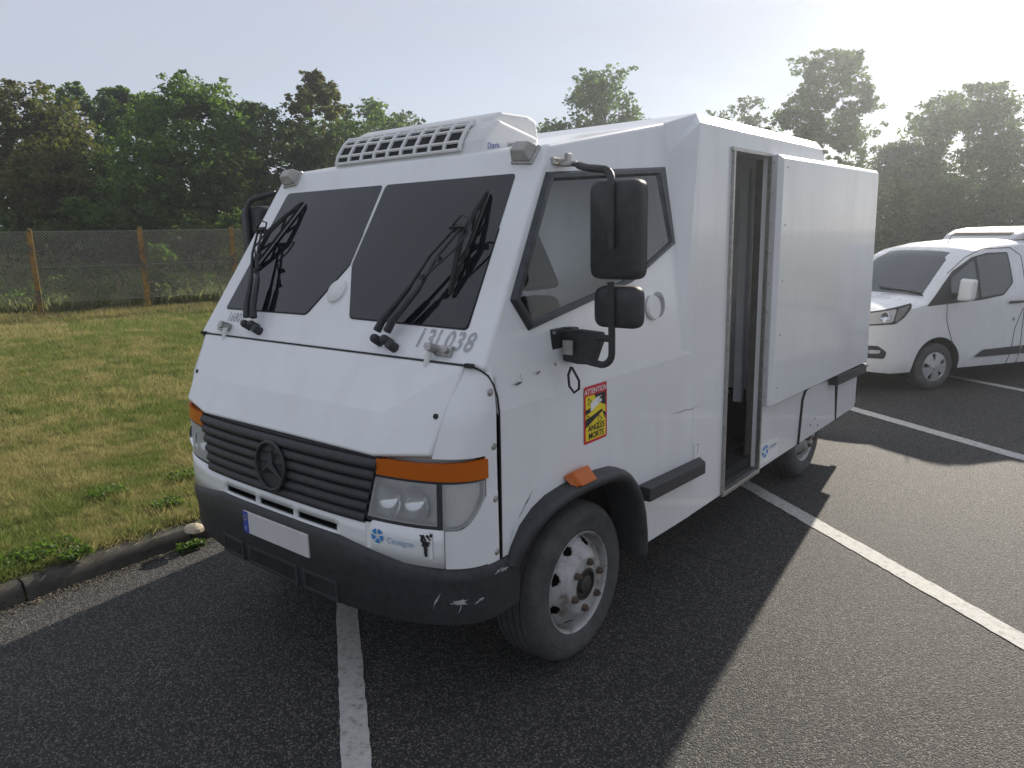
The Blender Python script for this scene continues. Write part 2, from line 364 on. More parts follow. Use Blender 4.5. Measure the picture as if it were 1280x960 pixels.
tr = nt_.nodes.new('ShaderNodeBsdfTranslucent'); nt_.links.new(c_, tr.inputs[0]); mx = nt_.nodes.new('ShaderNodeMixShader'); mx.inputs[0].default_value = .45
nt_.links.new(b_.outputs[0], mx.inputs[1]); nt_.links.new(tr.outputs[0], mx.inputs[2]); nt_.links.new(mx.outputs[0], nt_.nodes['Material Output'].inputs[0])

rng = np.random.default_rng(5)
xs_ = np.concatenate([np.linspace(-1.985, -24, 90), np.linspace(-26, -160, 20)]); ys_ = np.concatenate([np.linspace(-60, -12, 12), np.linspace(-10, 30, 110), np.linspace(33, 160, 24)])
X, Y = np.meshgrid(xs_, ys_); Z = lawn_z(X, Y)+rng.normal(0, .004, X.shape)*(X < -2.05)
nx, ny = len(xs_), len(ys_); idx = np.arange(nx*ny).reshape(ny, nx)
F_ = np.stack([idx[:-1, :-1], idx[:-1, 1:], idx[1:, 1:], idx[1:, :-1]], -1).reshape(-1, 4)[:, ::-1]
tag(link('lawn', fastmesh('lawn', np.stack([X, Y, Z], -1).reshape(-1, 3), F_, GROUNDG)), kind='structure')
# planted bank at the far side of the car park
g = MB()
def bank(u, v):
    x = -1.99+160*u; y = 15.5+.25*x+v*120; return (x, y, .12+.9*min(1, v*14)+.0*u)
g.grid(bank, 20, 30); g.grid(lambda u, v: (-1.99+160*u, 15.5+.25*(-1.99+160*u), .12*v-.02), 20, 1)
tag(g.build('planted_bank', GROUNDG), kind='structure')

# kerb
KERB = simple('kerb_concrete', (.066, .060, .050), .9, 0, .45, 9, .35)
kb = thing('kerb', 'mossy grey kerb', None); del kb['label']; kb['kind'] = 'structure'
random.seed(3)
y = -9.93
while y < 14:
    l = 1.0; s = MB(); j = random.uniform(-.006, .006); x0, x1 = -1.865+j, -2.0+j
    prof = [(x0+.028, -.05), (x0+.016, .050), (x0+.006, .086), (x0-.012, .104), (x0-.05, .109), (x1, .112), (x1, -.05)]
    n = 7; ring = lambda yy: [(a+random.uniform(-.003, .003), yy, b+random.uniform(-.003, .003)) for a, b in prof]
    rings = [ring(y+.006+t*(l-.012)) for t in (0, .17, .36, .5, .67, .83, 1)]
    k = len(prof); vs = [p for r in rings for p in r]
    fs = [(i*k+q, i*k+(q+1) % k, (i+1)*k+(q+1) % k, (i+1)*k+q) for i in range(6) for q in range(k)]+[tuple(range(k))[::-1], tuple(range(6*k, 7*k))]
    s.add(vs, fs); s.build('kerb_stone', KERB, kb, smooth=True, angle=40); y += l
DIRT, nt_, b_ = newmat('gutter_dirt')
n1 = noise(nt_, 6, 6); n2 = noise(nt_, 90, 3); r = ramp(nt_, n2.outputs[0], [(.3, (.06, .05, .038)), (.7, (.22, .185, .13))]); nt_.links.new(r.outputs[0], b_.inputs['Base Color'])
b_.inputs['Roughness'].default_value = .95
# gutter grit: loose crumbs along the kerb foot
n = 9000; yy = rng.uniform(-5, 6, n); xx = -1.835+np.abs(rng.normal(0, .055, n)); sz = rng.uniform(.002, .007, n)
base = np.stack([xx, yy, np.full(n, .004)], 1); off = rng.normal(0, 1, (n, 4, 3)); off[:, :, 2] = np.abs(off[:, :, 2])*.6
V = (base[:, None]+off*sz[:, None, None]).reshape(-1, 3); q = np.arange(n)[:, None]*4
Fc = np.concatenate([q+np.array([[0, 1, 2]]), q+np.array([[0, 2, 3]]), q+np.array([[0, 3, 1]]), q+np.array([[1, 3, 2]])])
o = link('gutter_grit', fastmesh('gutter_grit', V, Fc, DIRT)); tag(o, 'pale crumbs of grit and dry moss along the foot of the kerb', 'grit', kind='stuff')

# parking lines
LINEM, nt_, b_ = newmat('road_paint')
n1 = noise(nt_, 26, 6, rough=.75); n2 = noise(nt_, 150, 2); r = ramp(nt_, n1.outputs[0], [(.30, (.16, .155, .145)), (.46, (.46, .45, .42)), (.7, (.58, .57, .53))])
nt_.links.new(r.outputs[0], b_.inputs['Base Color']); b_.inputs['Roughness'].default_value = .75; bump(nt_, b_, n2.outputs[0], .5, .004)
def line(p0, p1, wd):
    p0, p1 = Vector((p0[0], p0[1], 0)), Vector((p1[0], p1[1], 0)); d = (p1-p0).normalized(); nrm = Vector((-d.y, d.x, 0)); L_ = (p1-p0).length; k = int(L_/.05)
    vs = []; fs = []
    for i in range(k+1):
        p = p0+d*L_*i/k
        for sgn in (-1, 1): vs.append(p+nrm*sgn*(wd/2+random.uniform(-.004, .004))+Vector((0, 0, .004)))
    fs = [(2*i, 2*i+1, 2*i+3, 2*i+2) for i in range(k)]
    tag(MB().add(vs, fs).build('parking_line', LINEM), kind='structure')
d_ = Vector((.803, -.597, 0))
line((-.257-1.9, .127+1.42), (-.257+6*.8, .127-6*.602), .115)
line((.74-3.2, 3.277+2.4), (2.689+2.4, 1.877-1.72), .128)
line((.6-2.6, 6.6+1.58), (2.372+5, 5.443-3.26), .15)
line((1.497-3.2, 8.9+1.95), (2.096+6, 8.54-3.65), .13)

# ------------------------------------------------------------------ armoured van
T = thing('armoured_van', 'boxy white armoured van with scuffed black bumper parked by the kerb', 'van', (0, 2.3, 0))
WD = 1.05
def xs(z): return WD if z <= 1.34 else WD-.105*(z-1.34)
def yfp(z): return -.058+.668*(z-1.645)             # windscreen plane
# front skin: rounded plan curve, depth depends on height
def y_h(z):
    P = [(.40, -.324), (.75, -.319), (1.19, -.303), (1.335, -.260), (1.523, -.150)]
    for (a, b), (c, d) in zip(P, P[1:]):
        if z <= c: return b+(d-b)*(z-a)/(c-a)
    return P[-1][1]
NEXP = 3.0; Y0 = -.08; FK = .718
def phi_pt(ph, z):
    D = (Y0-y_h(z))/FK; s_, c_ = math.sin(ph), math.cos(ph)
    return Vector((xs(z)*math.copysign(abs(s_)**(2/NEXP), s_), Y0-D*abs(c_)**(2/NEXP), z))
_tab = [(0.0, 0.0)]; _p = phi_pt(0, 1.0)
for i in range(1, 2001):
    ph = PI/2*(i/2000); q = phi_pt(ph, 1.0); _tab.append((_tab[-1][0]+(q-_p).length, ph)); _p = q
_ts = np.array([t[0] for t in _tab]); _tp = np.array([t[1] for t in _tab]); SMAX = _ts[-1]
def s2phi(s): return math.copysign(float(np.interp(abs(s), _ts, _tp)), s)
def x2s(x):
    ph = math.asin(min(1, (abs(x)/WD)**(NEXP/2))); return math.copysign(float(np.interp(ph, _tp, _ts)), x)
def y2s(y, z=1.0):
    D = (Y0-y_h(z))/FK; c_ = min(1, max(0, (Y0-y)/D))**(NEXP/2); return float(np.interp(math.acos(c_), _tp, _ts))
def FP(s, z, off=0):
    p = phi_pt(s2phi(s), z)
    if off:
        a = phi_pt(s2phi(s+.004), z)-phi_pt(s2phi(s-.004), z); b = phi_pt(s2phi(s), z+.004)-phi_pt(s2phi(s), z-.004)
        n = a.cross(b).normalized(); p = p+n*off
    return p
def patch(s0, s1, zb, zt, nu, nv, th):
    """s0,s1: functions of v; zb,zt: functions of s"""
    def fn(u, v, o):
        s = s0(v)+(s1(v)-s0(v))*u; z = zb(s)+(zt(s)-zb(s))*v; return FP(s, z, o)
    return MB().plate(fn, nu, nv, th)
K = lambda v: (lambda *_: v)

# cab: upper shell
prof = [(-.072, 1.34), (-.072, 1.46), (yfp(1.519), 1.519), (.425, 2.38), (1.48, 2.568), (1.617, 1.34)]
ARCH = [(-.055, .70), (-.02, .765), (.04, .835), (.12, .883), (.21, .912), (.33, .925), (.45, .928), (.60, .922), (.72, .908), (.79, .885), (.85, .845), (.91, .785), (.955, .71), (.99, .61), (1.008, .50), (1.012, .385)]
low = [(-.074, .66), (-.060, .66)]+ARCH+[(1.35, .375), (1.63, .37), (1.617, 1.34), (-.072, 1.34)]
b = MB(); n = len(prof)
WO = [(.383, 2.265), (1.445, 2.340), (1.480, 1.940), (1.005, 1.768), (.158, 1.628), (.062, 1.760)]
WI = [(.420, 2.228), (1.325, 2.290), (1.406, 1.953), (.985, 1.797), (.190, 1.671), (.122, 1.757)]
WM = [(a[0]*.5+b_[0]*.5, a[1]*.5+b_[1]*.5) for a, b_ in zip(WO, WI)]
b.add([(xs(z), y_, z) for y_, z in prof]+[(-xs(z), y_, z) for y_, z in prof], [(i, i+1, i+7, i+6) for i in range(5)])
for sx in (1, -1):
    b.poly([prof, WM], lambda p, d: (sx*xs(p[1]), p[0], p[1]))
    b.add([(sx*(xs(z)-.0005), y_, z) for y_, z in WM]+[(sx*(xs(z)-.05), y_, z) for y_, z in WM], [(i, (i+1) % 6, (i+1) % 6+6, i+6) for i in range(6)])
for sx in (1, -1): b.poly([low], lambda p, d: (sx*WD, p[0], p[1]))
cab = b.build('cab_shell', WHITE, T, bevel=.016, seg=3, clean=True)
# body behind the cab: tall compartment, facet between, low rear section
def sec(y_, pts): return [(x, y_, z) for x, z in pts]
full = lambda pts: pts+[(-x, z) for x, z in pts[::-1]]
cabsec = full([(WD-.012, .42), (WD-.004, 1.34), (xs(2.40)-.002, 2.40), (xs(2.568)-.002, 2.563)])
boxsec = full([(WD-.004, .42), (WD, 1.34), (WD, 2.57), (.985, 2.632)])
b = MB(); s0 = sec(1.475, cabsec); s1 = sec(1.63, boxsec); s1[3] = (.985, 1.72, 2.632); s1[4] = (-.985, 1.72, 2.632); k = len(s0)
b.add(s0+s1, [(i, (i+1) % k, (i+1) % k+k, i+k) for i in range(k)]+[tuple(range(k))[::-1]])
b.build('body_facet', WHITE, T, bevel=.006)
# side walls of the body (left has the doorway)
DY0, DY1, DZ0, DZ1 = 2.065, 2.65, .385, 2.452
LX = lambda p, d: (WD-d, p[0], p[1])
RX = lambda p, d: (-WD+d, p[0], p[1])
outl = [(1.63, .37), (3.47, .362), (3.56, .735), (3.68, .775), (4.33, .748), (4.40, .36), (5.04, .345), (5.12, .40), (5.12, 2.40), (3.80, 2.43), (3.69, 2.57), (1.63, 2.57)]
door = [(DY0, DZ0), (DY0, DZ1), (DY1, DZ1), (DY1, DZ0)]
b = MB().poly([[(1.63, .37), (3.47, .362), (5.04, .345), (5.12, .40), (5.12, 2.40), (3.80, 2.43), (3.69, 2.57), (1.63, 2.57)], door], LX, .045)
b.build('body_side', WHITE, T, bevel=.004, clean=True)
b = MB().poly([[(1.63, .37), (5.04, .345), (5.12, .40), (5.12, 2.40), (3.80, 2.43), (3.69, 2.57), (1.63, 2.57)], [(2.0, .385), (2.0, 2.30), (2.75, 2.30), (2.75, .385)]], RX, .045)
b.build('body_side', WHITE, T, bevel=.004, clean=True)
b = MB(); b.hexa([(-.985, 1.72, 2.632), (.985, 1.72, 2.632), (.985, 3.75, 2.632), (-.985, 3.75, 2.632)][::-1], [(-1.0, 1.72, 2.60), (1.0, 1.72, 2.60), (1.0, 3.74, 2.60), (-1.0, 3.74, 2.60)][::-1])
for sx in (1, -1):
    b.add([(sx*.985, 1.72, 2.632), (sx*WD, 1.63, 2.57), (sx*WD, 3.69, 2.57), (sx*.985, 3.75, 2.632)], [(0, 1, 2, 3)])
b.add([(-.985, 3.75, 2.632), (.985, 3.75, 2.632), (1.05, 3.69, 2.57), (1.05, 3.81, 2.43), (-1.05, 3.81, 2.43), (-1.05, 3.69, 2.57)], [(0, 1, 2, 3, 4, 5)])
b.add([(-1.05, 3.81, 2.43), (1.05, 3.81, 2.43), (1.05, 5.12, 2.40), (-1.05, 5.12, 2.40)], [(0, 1, 2, 3)])
b.build('body_roof', WHITE, T)
b = MB().poly([[(-1.05, .40), (1.05, .40), (1.05, 2.40), (-1.05, 2.40)]], lambda p, d: (p[0], 5.12-d, p[1]), .04)
b.build('rear_wall', WHITE, T, bevel=.004, clean=True)
b = MB().box((0, 3.4, .44), (2.0, 3.4, .06)); b.build('underfloor', DARKIN, T)
# chassis
b = MB()
for sx in (-.42, .42): b.box((sx, 2.5, .46), (.09, 5.0, .14))
b.box((0, .52, .36), (1.5, .10, .10)); b.box((0, 3.83, .38), (1.5, .14, .14)); b.box((0, .5, .72), (1.5, 1.1, .5)); b.box((0, 1.55, .55), (1.9, .9, .2)); b.box((.62, 2.9, .40), (.5, .6, .2))
b.build('chassis', DARKIN, T)

# arch liner
for sx in (1, -1):
    b = MB(); b.add([(sx*(WD-.03), y_, z) for y_, z in ARCH]+[(sx*.62, y_, z) for y_, z in ARCH], [(i, i+1, i+1+len(ARCH), i+len(ARCH)) for i in range(len(ARCH)-1)])
    b.add([(sx*.62, y_, z) for y_, z in ARCH], [tuple(range(len(ARCH)))])
    b.build('wheel_arch_liner', DARKIN, T)
# arch flare: section swept round the arch
cw = Vector((0, .50, .42))
def flare(sx):
    sec_ = [(.000, .000), (.055, -.006), (.072, -.022), (.074, -.040), (.060, -.062), (.03, -.070), (-.12, -.060)]   # (outward, radial)
    vs = []; A = ARCH; k = len(sec_)
    for i, (y_, z) in enumerate(A):
        p = Vector((0, y_, z)); t = (Vector((0, *A[min(i+1, len(A)-1)]))-Vector((0, *A[max(i-1, 0)]))).normalized()
        nr = Vector((0, -t.z, t.y)); 
        if nr.dot(p-cw) < 0: nr = -nr
        g_ = .45+.55*min(1, i/3) if i < 3 else 1
        for o_, r_ in sec_: q = p+nr*(r_+.006); vs.append((sx*(WD+o_*g_), q.y, q.z))
    fs = [(i*k+j, i*k+j+1, (i+1)*k+j+1, (i+1)*k+j) for i in range(len(A)-1) for j in range(k-1)]+[tuple(range(k)), tuple(range((len(A)-1)*k, len(A)*k))]
    return MB().add(vs, fs)
for sx in (1, -1): flare(sx).build('arch_flare', BLACKP, T, smooth=True, angle=60)

# front skin core (dark) so nothing shows through the gaps
b = MB(); b.plate(lambda u, v, o: FP((u*2-1)*SMAX*.999, .50+v*.67, o-.085), 60, 12, .001); b.build('front_core', DARKIN, T)

# bonnet
ZS = 1.523; Tt = (.952, -.150, ZS); Cc = (.63, -.292, 1.322); Bb = (.64, -.372, 1.168); Ss = (.905, -.316, 1.197)
b = MB(); mir = lambda p: (-p[0], p[1], p[2])
V = [Tt, Cc, Bb, Ss, mir(Tt), mir(Cc), mir(Bb), mir(Ss)]; n = 8
V2 = [(x*1.0, y_+.025, z-.012) for x, y_, z in V]
b.add([(x, y_-.006, z+.003) for x, y_, z in V]+V2, [(4, 0, 1, 5), (5, 1, 2, 6), (0, 3, 2, 1), (4, 5, 6, 7),
      (0, 4, 12, 8), (3, 0, 8, 11), (2, 3, 11, 10), (6, 2, 10, 14), (7, 6, 14, 15), (4, 7, 15, 12)])
hood = b.build('bonnet', WHITE, T, bevel=.012, seg=3)
for sx in (1, -1):
    b = MB(); b.lathe([(0.0001, .006), (.011, .005), (.011, -.012)], tuple((lambda q: Vector((sx*q.x, q.y-.006, q.z+.003)))(Vector(Cc)*.12+Vector(Ss)*.50+Vector(Tt)*.38)), (sx*.2, -1, .3), 12); b.build('bonnet_plug', RUBBER, hood, smooth=True)
# seam gasket: along the bonnet top then down the wing
def seamcurve(sx):
    pts = [(x*.952/10, -.153, ZS+.004) for x in range(0, 11)]
    pts += [(.985, -.150, 1.524), (1.012, -.135, 1.513), (1.034, -.112, 1.488), (1.043, -.092, 1.45), (1.05, -.079, 1.40), (1.052, -.073, 1.34), (1.052, -.074, 1.2), (1.052, -.077, 1.0), (1.052, -.082, .72)]
    return [(sx*x, y_, z) for x, y_, z in pts]
for sx in (1, -1):
    b = MB(); b.tube(seamcurve(sx), .0042, 6); b.box((sx*.975, -.152, 1.527), (.04, .016, .016)); b.build('seam_gasket', RUBBER, T, smooth=True, angle=60)
# wings (corner panels)
sHz = lambda z: x2s(.905+.048*max(0, min(1, (z-1.19)/.33)))
for sx in (1, -1):
    b = MB()
    def wing(u, v, o):
        z = 1.185+v*.335; s = sx*(sHz(z)+(SMAX*.985-sHz(z))*u)
        p = FP(s, z, o); return p
    b.plate(wing, 18, 12, .004)
    def wing2(u, v, o):           # narrow strip beside the lamp and the corner below it
        s = sx*(y2s(-.158)+(SMAX*.985-y2s(-.158))*u); return FP(s, .74+v*.45, o)
    b.plate(wing2, 6, 8, .0035)
    def wing3(u, v, o):
        z0 = .745+.0*u; s = sx*(x2s(.946)+(SMAX*.985-x2s(.946))*u); top = .899+.13*min(1, max(0, (u-.22)/.5))**1.7; return FP(s, z0+(top-z0)*v, o)
    b.plate(wing3, 10, 6, .0045)
    wg = b.build('wing_panel', WHITE, T, smooth=True, angle=35)
    for z in (1.424, 1.212, .999, .777):
        s_ = MB(); c = Vector((sx*(xs(z)+.002), -.112, z)); s_.lathe([(.0001, .006), (.007, .006), (.010, .003), (.013, .0035), (.016, 0)], c, (sx, 0, 0), 14); s_.build('screw', STEEL, wg, smooth=True)
# valance below the grille with three slots, and number-plate sticker area
def val(u, v, o):
    s = -x2s(1.0)+2*x2s(1.0)*u; zt = .892 if abs(s) < .64 else .905; return FP(s, .765+(zt-.765)*v, o)
b = MB(); nu = 84
def valcell():
    th = .012; vs = []; zrow = [.765, .812, .846, .885]; ss = np.linspace(-x2s(.943), x2s(.943), nu+1)
    for z in zrow:
        for s in ss: vs.append(FP(s, z+(.018 if (abs(s) > .63 and z > .87) else 0)-(.03*max(0, abs(s)-.45) if z < .8 else 0), th))
    fs = []
    for j in range(3):
        for i in range(nu):
            sm = (ss[i]+ss[i+1])/2
            if j == 1 and (-.43 < sm < .43) and not (abs(abs(sm)-.145) < .016): continue
            fs.append((j*(nu+1)+i, j*(nu+1)+i+1, (j+1)*(nu+1)+i+1, (j+1)*(nu+1)+i))
    b.add(vs, fs)
valcell()
va = b.build('valance', WHITE, T, smooth=True, angle=40)
so = va.modifiers.new('solid', 'SOLIDIFY'); so.thickness = .022; so.offset = -1
# black grille and slats
def gs0(v): return -(.585+.085*v)
gback = patch(lambda v: gs0(v), lambda v: -gs0(v), K(.885), K(1.168), 30, 6, -.012)
gr = gback.build('grille', BLACKP, T, smooth=True)
for i in range(6):
    zc = .905+i*.046; b = MB()
    def slat(u, v, o, zc=zc):
        hw = .588+.085*((zc-.885)/.283)+.004; s = -hw+2*hw*u
        a = v*PI; return FP(s, zc-.021*math.cos(a), .004+.022*math.sin(a)*(1-.6*v)+o)
    b.plate(slat, 30, 6, .001); b.build('grille_slat', BLACKP, gr, smooth=True, angle=60)
# badge: ring and three-pointed star
bd = MB(); bc = FP(0, 1.022, .03); R_ = .108; a1 = Vector((1, 0, 0)); a2 = Vector((0, .08, 1)).normalized(); an = a1.cross(a2)
bd.tube([bc+R_*(a1*math.cos(t)+a2*math.sin(t)) for t in np.linspace(0, 2*PI, 49)], .009, 8, cap=False)
for k in range(3):
    t = PI/2+k*2*PI/3; tip = bc+R_*.98*(a1*math.cos(t)+a2*math.sin(t))
    l_ = bc+.022*(a1*math.cos(t+PI/3)+a2*math.sin(t+PI/3)); r_ = bc+.022*(a1*math.cos(t-PI/3)+a2*math.sin(t-PI/3)); top = bc+an*.016
    bd.add([l_, tip, r_, top, bc-an*.004], [(3, l, r) for l, r in ((0, 1), (1, 2))]+[(0, 1, 4), (1, 2, 4)])
bd.add([bc+R_*(a1*math.cos(t)+a2*math.sin(t))-an*.012 for t in np.linspace(0, 2*PI, 33)[:-1]], [tuple(range(32))])
bd.build('badge', BLACKP, gr, smooth=True, angle=30)
# headlamps
for sx in (1, -1):
    inner = lambda v: sx*(.598+.072*v); s_side = y2s(-.165); s_div = x2s(.928)
    hl = MB()
    def back(u, v, o):
        z = .912+v*.262; s = sx*(.598+.072*v)*(1-u)+sx*s_side*u; return FP(s, z, -.055+o)
    hl.plate(back, 20, 6, .001)
    hb = hl.build('headlight', LAMPIN, T, smooth=True, label=None)
    fr = MB()        # dark surround and divider
    def strip(sa, sb, z0, z1, nu, nv, th, mb, off=0): return mb.plate(lambda u, v, o: FP(sx*(sa(v)+(sb(v)-sa(v))*u), z0(u)+(z1(u)-z0(u))*v, o+off), nu, nv, th)
    inn = lambda z: .598+.072*(z-.912)/.262
    strip(K(inn(.905)), K(s_div), K(.900), K(.918), 12, 1, .006, fr)
    strip(K(inn(1.08)), K(s_side), K(1.085), K(1.097), 16, 1, .004, fr)
    fr.plate(lambda u, v, o: FP(sx*(s_div-.008+.022*u), .90+.19*v, o), 2, 6, .008)
    fr.plate(lambda u, v, o: FP(sx*(inn(.90+.27*v)-.004+.014*u), .90+.27*v, o), 2, 6, .005)
    fr.build('lamp_surround', BLACKP, hb, smooth=True)
    b = MB(); strip(lambda v: inn(.918+.167*v)+.012, K(s_div-.008), K(.918), K(1.086), 14, 6, .009, b); b.build('headlight_lens', CLEAR, hb, smooth=True)
    for sc_, zc in ((.725, .995), (.855, 1.00)):
        c = FP(sx*sc_, zc, -.047); b = MB(); b.lathe([(.012, -.002), (.03, .006), (.055, .022), (.072, .046)], c, (0, -1, 0), 28)
        b.build('reflector', CHROME, hb, smooth=True, angle=60)
    b = MB()         # side lens with curved lower edge
    b.plate(lambda u, v, o: FP(sx*(s_div+.014+(s_side-s_div-.016)*u), (lambda zb: zb+(1.086+.006*u-zb)*v)(.905+.12*max(0, u-.25)**2/.56), o), 12, 8, .008)
    b.build('side_lens', CLEAR, hb, smooth=True, angle=60)
    b = MB()
    b.plate(lambda u, v, o: FP(sx*(s_div+.014+(s_side-s_div-.016)*u), (lambda zb: zb+(1.086+.006*u-zb)*v)(.905+.12*max(0, u-.25)**2/.56), o-.032), 12, 8, .001)
    b.build('side_lens_backing', LAMPIN, hb, smooth=True)
    b = MB(); b.plate(lambda u, v, o: FP(sx*(inn(1.135)+.004+(s_side+.012-inn(1.135)-.004)*u), 1.098+.062*v+.014*u*u*v, o), 26, 6, .012); b.build('indicator_lens', AMBER, hb, smooth=True, angle=60)
    b = MB(); b.plate(lambda u, v, o: FP(sx*(inn(1.135)+.004+(s_side+.012-inn(1.135)-.004)*u), 1.098+.062*v+.014*u*u*v, o-.012), 26, 4, .001); b.build('indicator_backing', AMBERB, hb, smooth=True)

# bumper
def bumper_pt(s, z, o):
    Lf = SMAX+.10
    if abs(s) <= SMAX*.97: p = FP(s, 1.0, 0); n = (FP(s, 1.0, .01)-p)/.01; n.z = 0; n.normalize()
    else:
        p = FP(math.copysign(SMAX*.97, s), 1.0, 0)+Vector((0, abs(s)-SMAX*.97, 0)); n = Vector((math.copysign(1, s), 0, 0))
    p = Vector((p.x, p.y, z)); return p+n*o
b = MB(); PR = [(.003, .815), (.026, .802), (.040, .775), (.040, .66), (.026, .60), (.022, .50), (.008, .475), (-.06, .470)]
ssb = sorted(list(np.linspace(-SMAX-.10, SMAX+.10, 121))); k = len(PR)
def bz(s, z):
    e = min(1, max(0, (abs(s)-.45)/.55)); lift = .03*e*(1 if z < .7 else 0)
    if z > .72: z -= .075*e
    return z+lift
bo = lambda s, o: o*(1-.65*min(1, max(0, (abs(s)-.7)/.35))) if o > 0 else o
vs = [bumper_pt(s, bz(s, z), bo(s, o)) for s in ssb for o, z in PR]
fs = [(i*k+j, i*k+j+1, (i+1)*k+j+1, (i+1)*k+j) for i in range(len(ssb)-1) for j in range(k-1)]+[tuple(range(k)), tuple(range((len(ssb)-1)*k, len(ssb)*k))]
b.add(vs, fs); bp = b.build('front_bumper', BLACKP, T, smooth=True, angle=50)
for xa, xb in ((-.50, -.30), (-.26, .14), (.18, .42)):
    b = MB(); c = (xa+xb)/2
    b.poly([[(xa, .485), (xb, .485), (xb, .582), (xa, .582)], [(xa+.02, .502), (xa+.02, .565), (xb-.02, .565), (xb-.02, .502)]], lambda p, d: FP(p[0], 1.0, .031-d)*1+Vector((0, 0, p[1]-1.0)), .03)
    b.build('intake_frame', BLACKP, bp, bevel=.003, clean=True)
    b = MB(); b.add([FP(xa+.015, 1, .0265)+Vector((0, 0, -.505)), FP(xb-.015, 1, .0265)+Vector((0, 0, -.505)), FP(xb-.015, 1, .0275)+Vector((0, 0, -.428)), FP(xa+.015, 1, .0275)+Vector((0, 0, -.428))], [(0, 1, 2, 3)]); b.build('intake_opening', DARKIN, bp)
SCUFF = simple('scuffed_plastic', (.34, .34, .34), .8, 0, .4, 60)
b = MB(); random.seed(11)
for (s_, z_, ln, an_) in ((.97, .60, .07, .2), (.985, .612, .05, -.3), (1.0, .565, .06, 1.3), (.90, .565, .09, 1.2), (1.15, .695, .05, .3), (1.17, .70, .06, -.1), (1.06, .59, .05, .6)):
    pts = []
    for q in range(7):
        t = q/6; pts.append((s_+ln*t*math.cos(an_)+random.uniform(-.004, .004), z_+ln*t*math.sin(an_)+random.uniform(-.004, .004)))
    vs = []; 
    for q, (a_, z2) in enumerate(pts):
        wd_ = .006*math.sin(PI*(q+.5)/7)*random.uniform(.5, 1.4); o_ = bo(a_, .040 if z2 > .66 else .027)+.0016
        vs += [bumper_pt(a_, z2-wd_, o_), bumper_pt(a_, z2+wd_, o_)]
    MB().add(vs, [(2*q, 2*q+1, 2*q+3, 2*q+2) for q in range(6)]).build('scuff_mark', SCUFF, bp)
# number plate (blank)
b = MB(); b.box((.012, -.442, .712), (.505, .010, .108)); npl = b.build('number_plate', PLATEW, T, bevel=.003)
b = MB(); b.box((-.219, -.4465, .712), (.042, .004, .106)); nb = b.build('country_band', DBLUE, npl)
text_mb('F', .026, lambda x, y_: (-.219+x, -.4495, .680+y_)).build('letter', PAPER, npl)
b = MB()
for k in range(12): b.lathe([(.0001, 0), (.0022, 0)], (-.219+.012*math.cos(k*PI/6), -.4495, .735+.012*math.sin(k*PI/6)), (0, -1, 0), 6)
b.build('star_ring', YEL, npl)
# company sticker under the headlamp
st = MB(); zc = .842
st.poly([[(.605, .785), (.915, .785), (.915, .892), (.605, .892)]], lambda p, d: FP(p[0], p[1], .0145)); sk = st.build('sticker', PAPER, va)
b = MB(); ring4 = [(.605, .785), (.915, .785), (.915, .892), (.605, .892)]
for i in range(4):
    p, q = ring4[i], ring4[(i+1) % 4]; b.tube([FP(p[0], p[1], .0145), FP(q[0], q[1], .0145)], .0012, 4)
b.build('sticker_border', GREYT, sk)
def swirl(mb, fn, R, mi=0):
    for k in range(5):
        t = PI/2+k*2*PI/5+.25; pts = []
        for q in range(5): a_ = t+.30*PI*(q/4)-.1; pts.append((R*math.cos(a_), R*math.sin(a_)))
        pts.append((R*.32*math.cos(t+.9), R*.32*math.sin(t+.9))); pts.append((R*.42*math.cos(t+.25), R*.42*math.sin(t+.25)))
        mb.poly([pts], lambda p, d: fn(*p), mi=mi)
    return mb
swirl(MB(), lambda x, y_: FP(.665+x, .845+y_, .0165), .030).build('logo', PRINTB, sk)
text_mb('Centigon', .034, lambda x, y_: FP(.775+x, .835+y_, .0165)).build('lettering', PRINTLB, sk)
b = MB(); random.seed(8)
for q in range(45):
    t = random.random(); cx_ = .888+random.uniform(-1, 1)*.024*(1-t); cz_ = .885-.085*t; r_ = random.uniform(.003, .008)
    b.add([FP(cx_+r_*math.cos(a_), cz_+r_*math.sin(a_)*1.2, .0166+q*.00001) for a_ in (0, 1.3, 2.4, 3.7, 5)], [(0, 1, 2, 3, 4)])
b.build('tar_mark', PRINTK, sk)

# windscreen
def WP(x, z, o=0):
    n = Vector((0, -1, .668)).normalized(); return Vector((x, yfp(z), z))+n*o
def rnd(pts, r, n=4):
    out_ = []; k = len(pts)
    for i in range(k):
        p0, p1, p2 = Vector(pts[i-1]), Vector(pts[i]), Vector(pts[(i+1) % k]); d0 = (p0-p1).normalized(); d1 = (p2-p1).normalized(); rr = min(r, (p0-p1).length*.4, (p2-p1).length*.4)
        for j in range(n+1):
            t = j/n; q = (p1+d0*rr)*(1-t)**2+p1*2*t*(1-t)+(p1+d1*rr)*t*t; out_.append((q.x, q.y))
    return out_
LP = [(-.828, 2.268), (-.018, 2.268), (-.004, 1.885), (-.172, 1.652), (-.893, 1.650)]
RP = [(-.004, 2.268), (.828, 2.268), (.889, 1.645), (.158, 1.652), (.008, 1.875)]
RP = [(-.006, 2.268), (.828, 2.268), (.889, 1.645), (.155, 1.652), (.008, 1.880)]
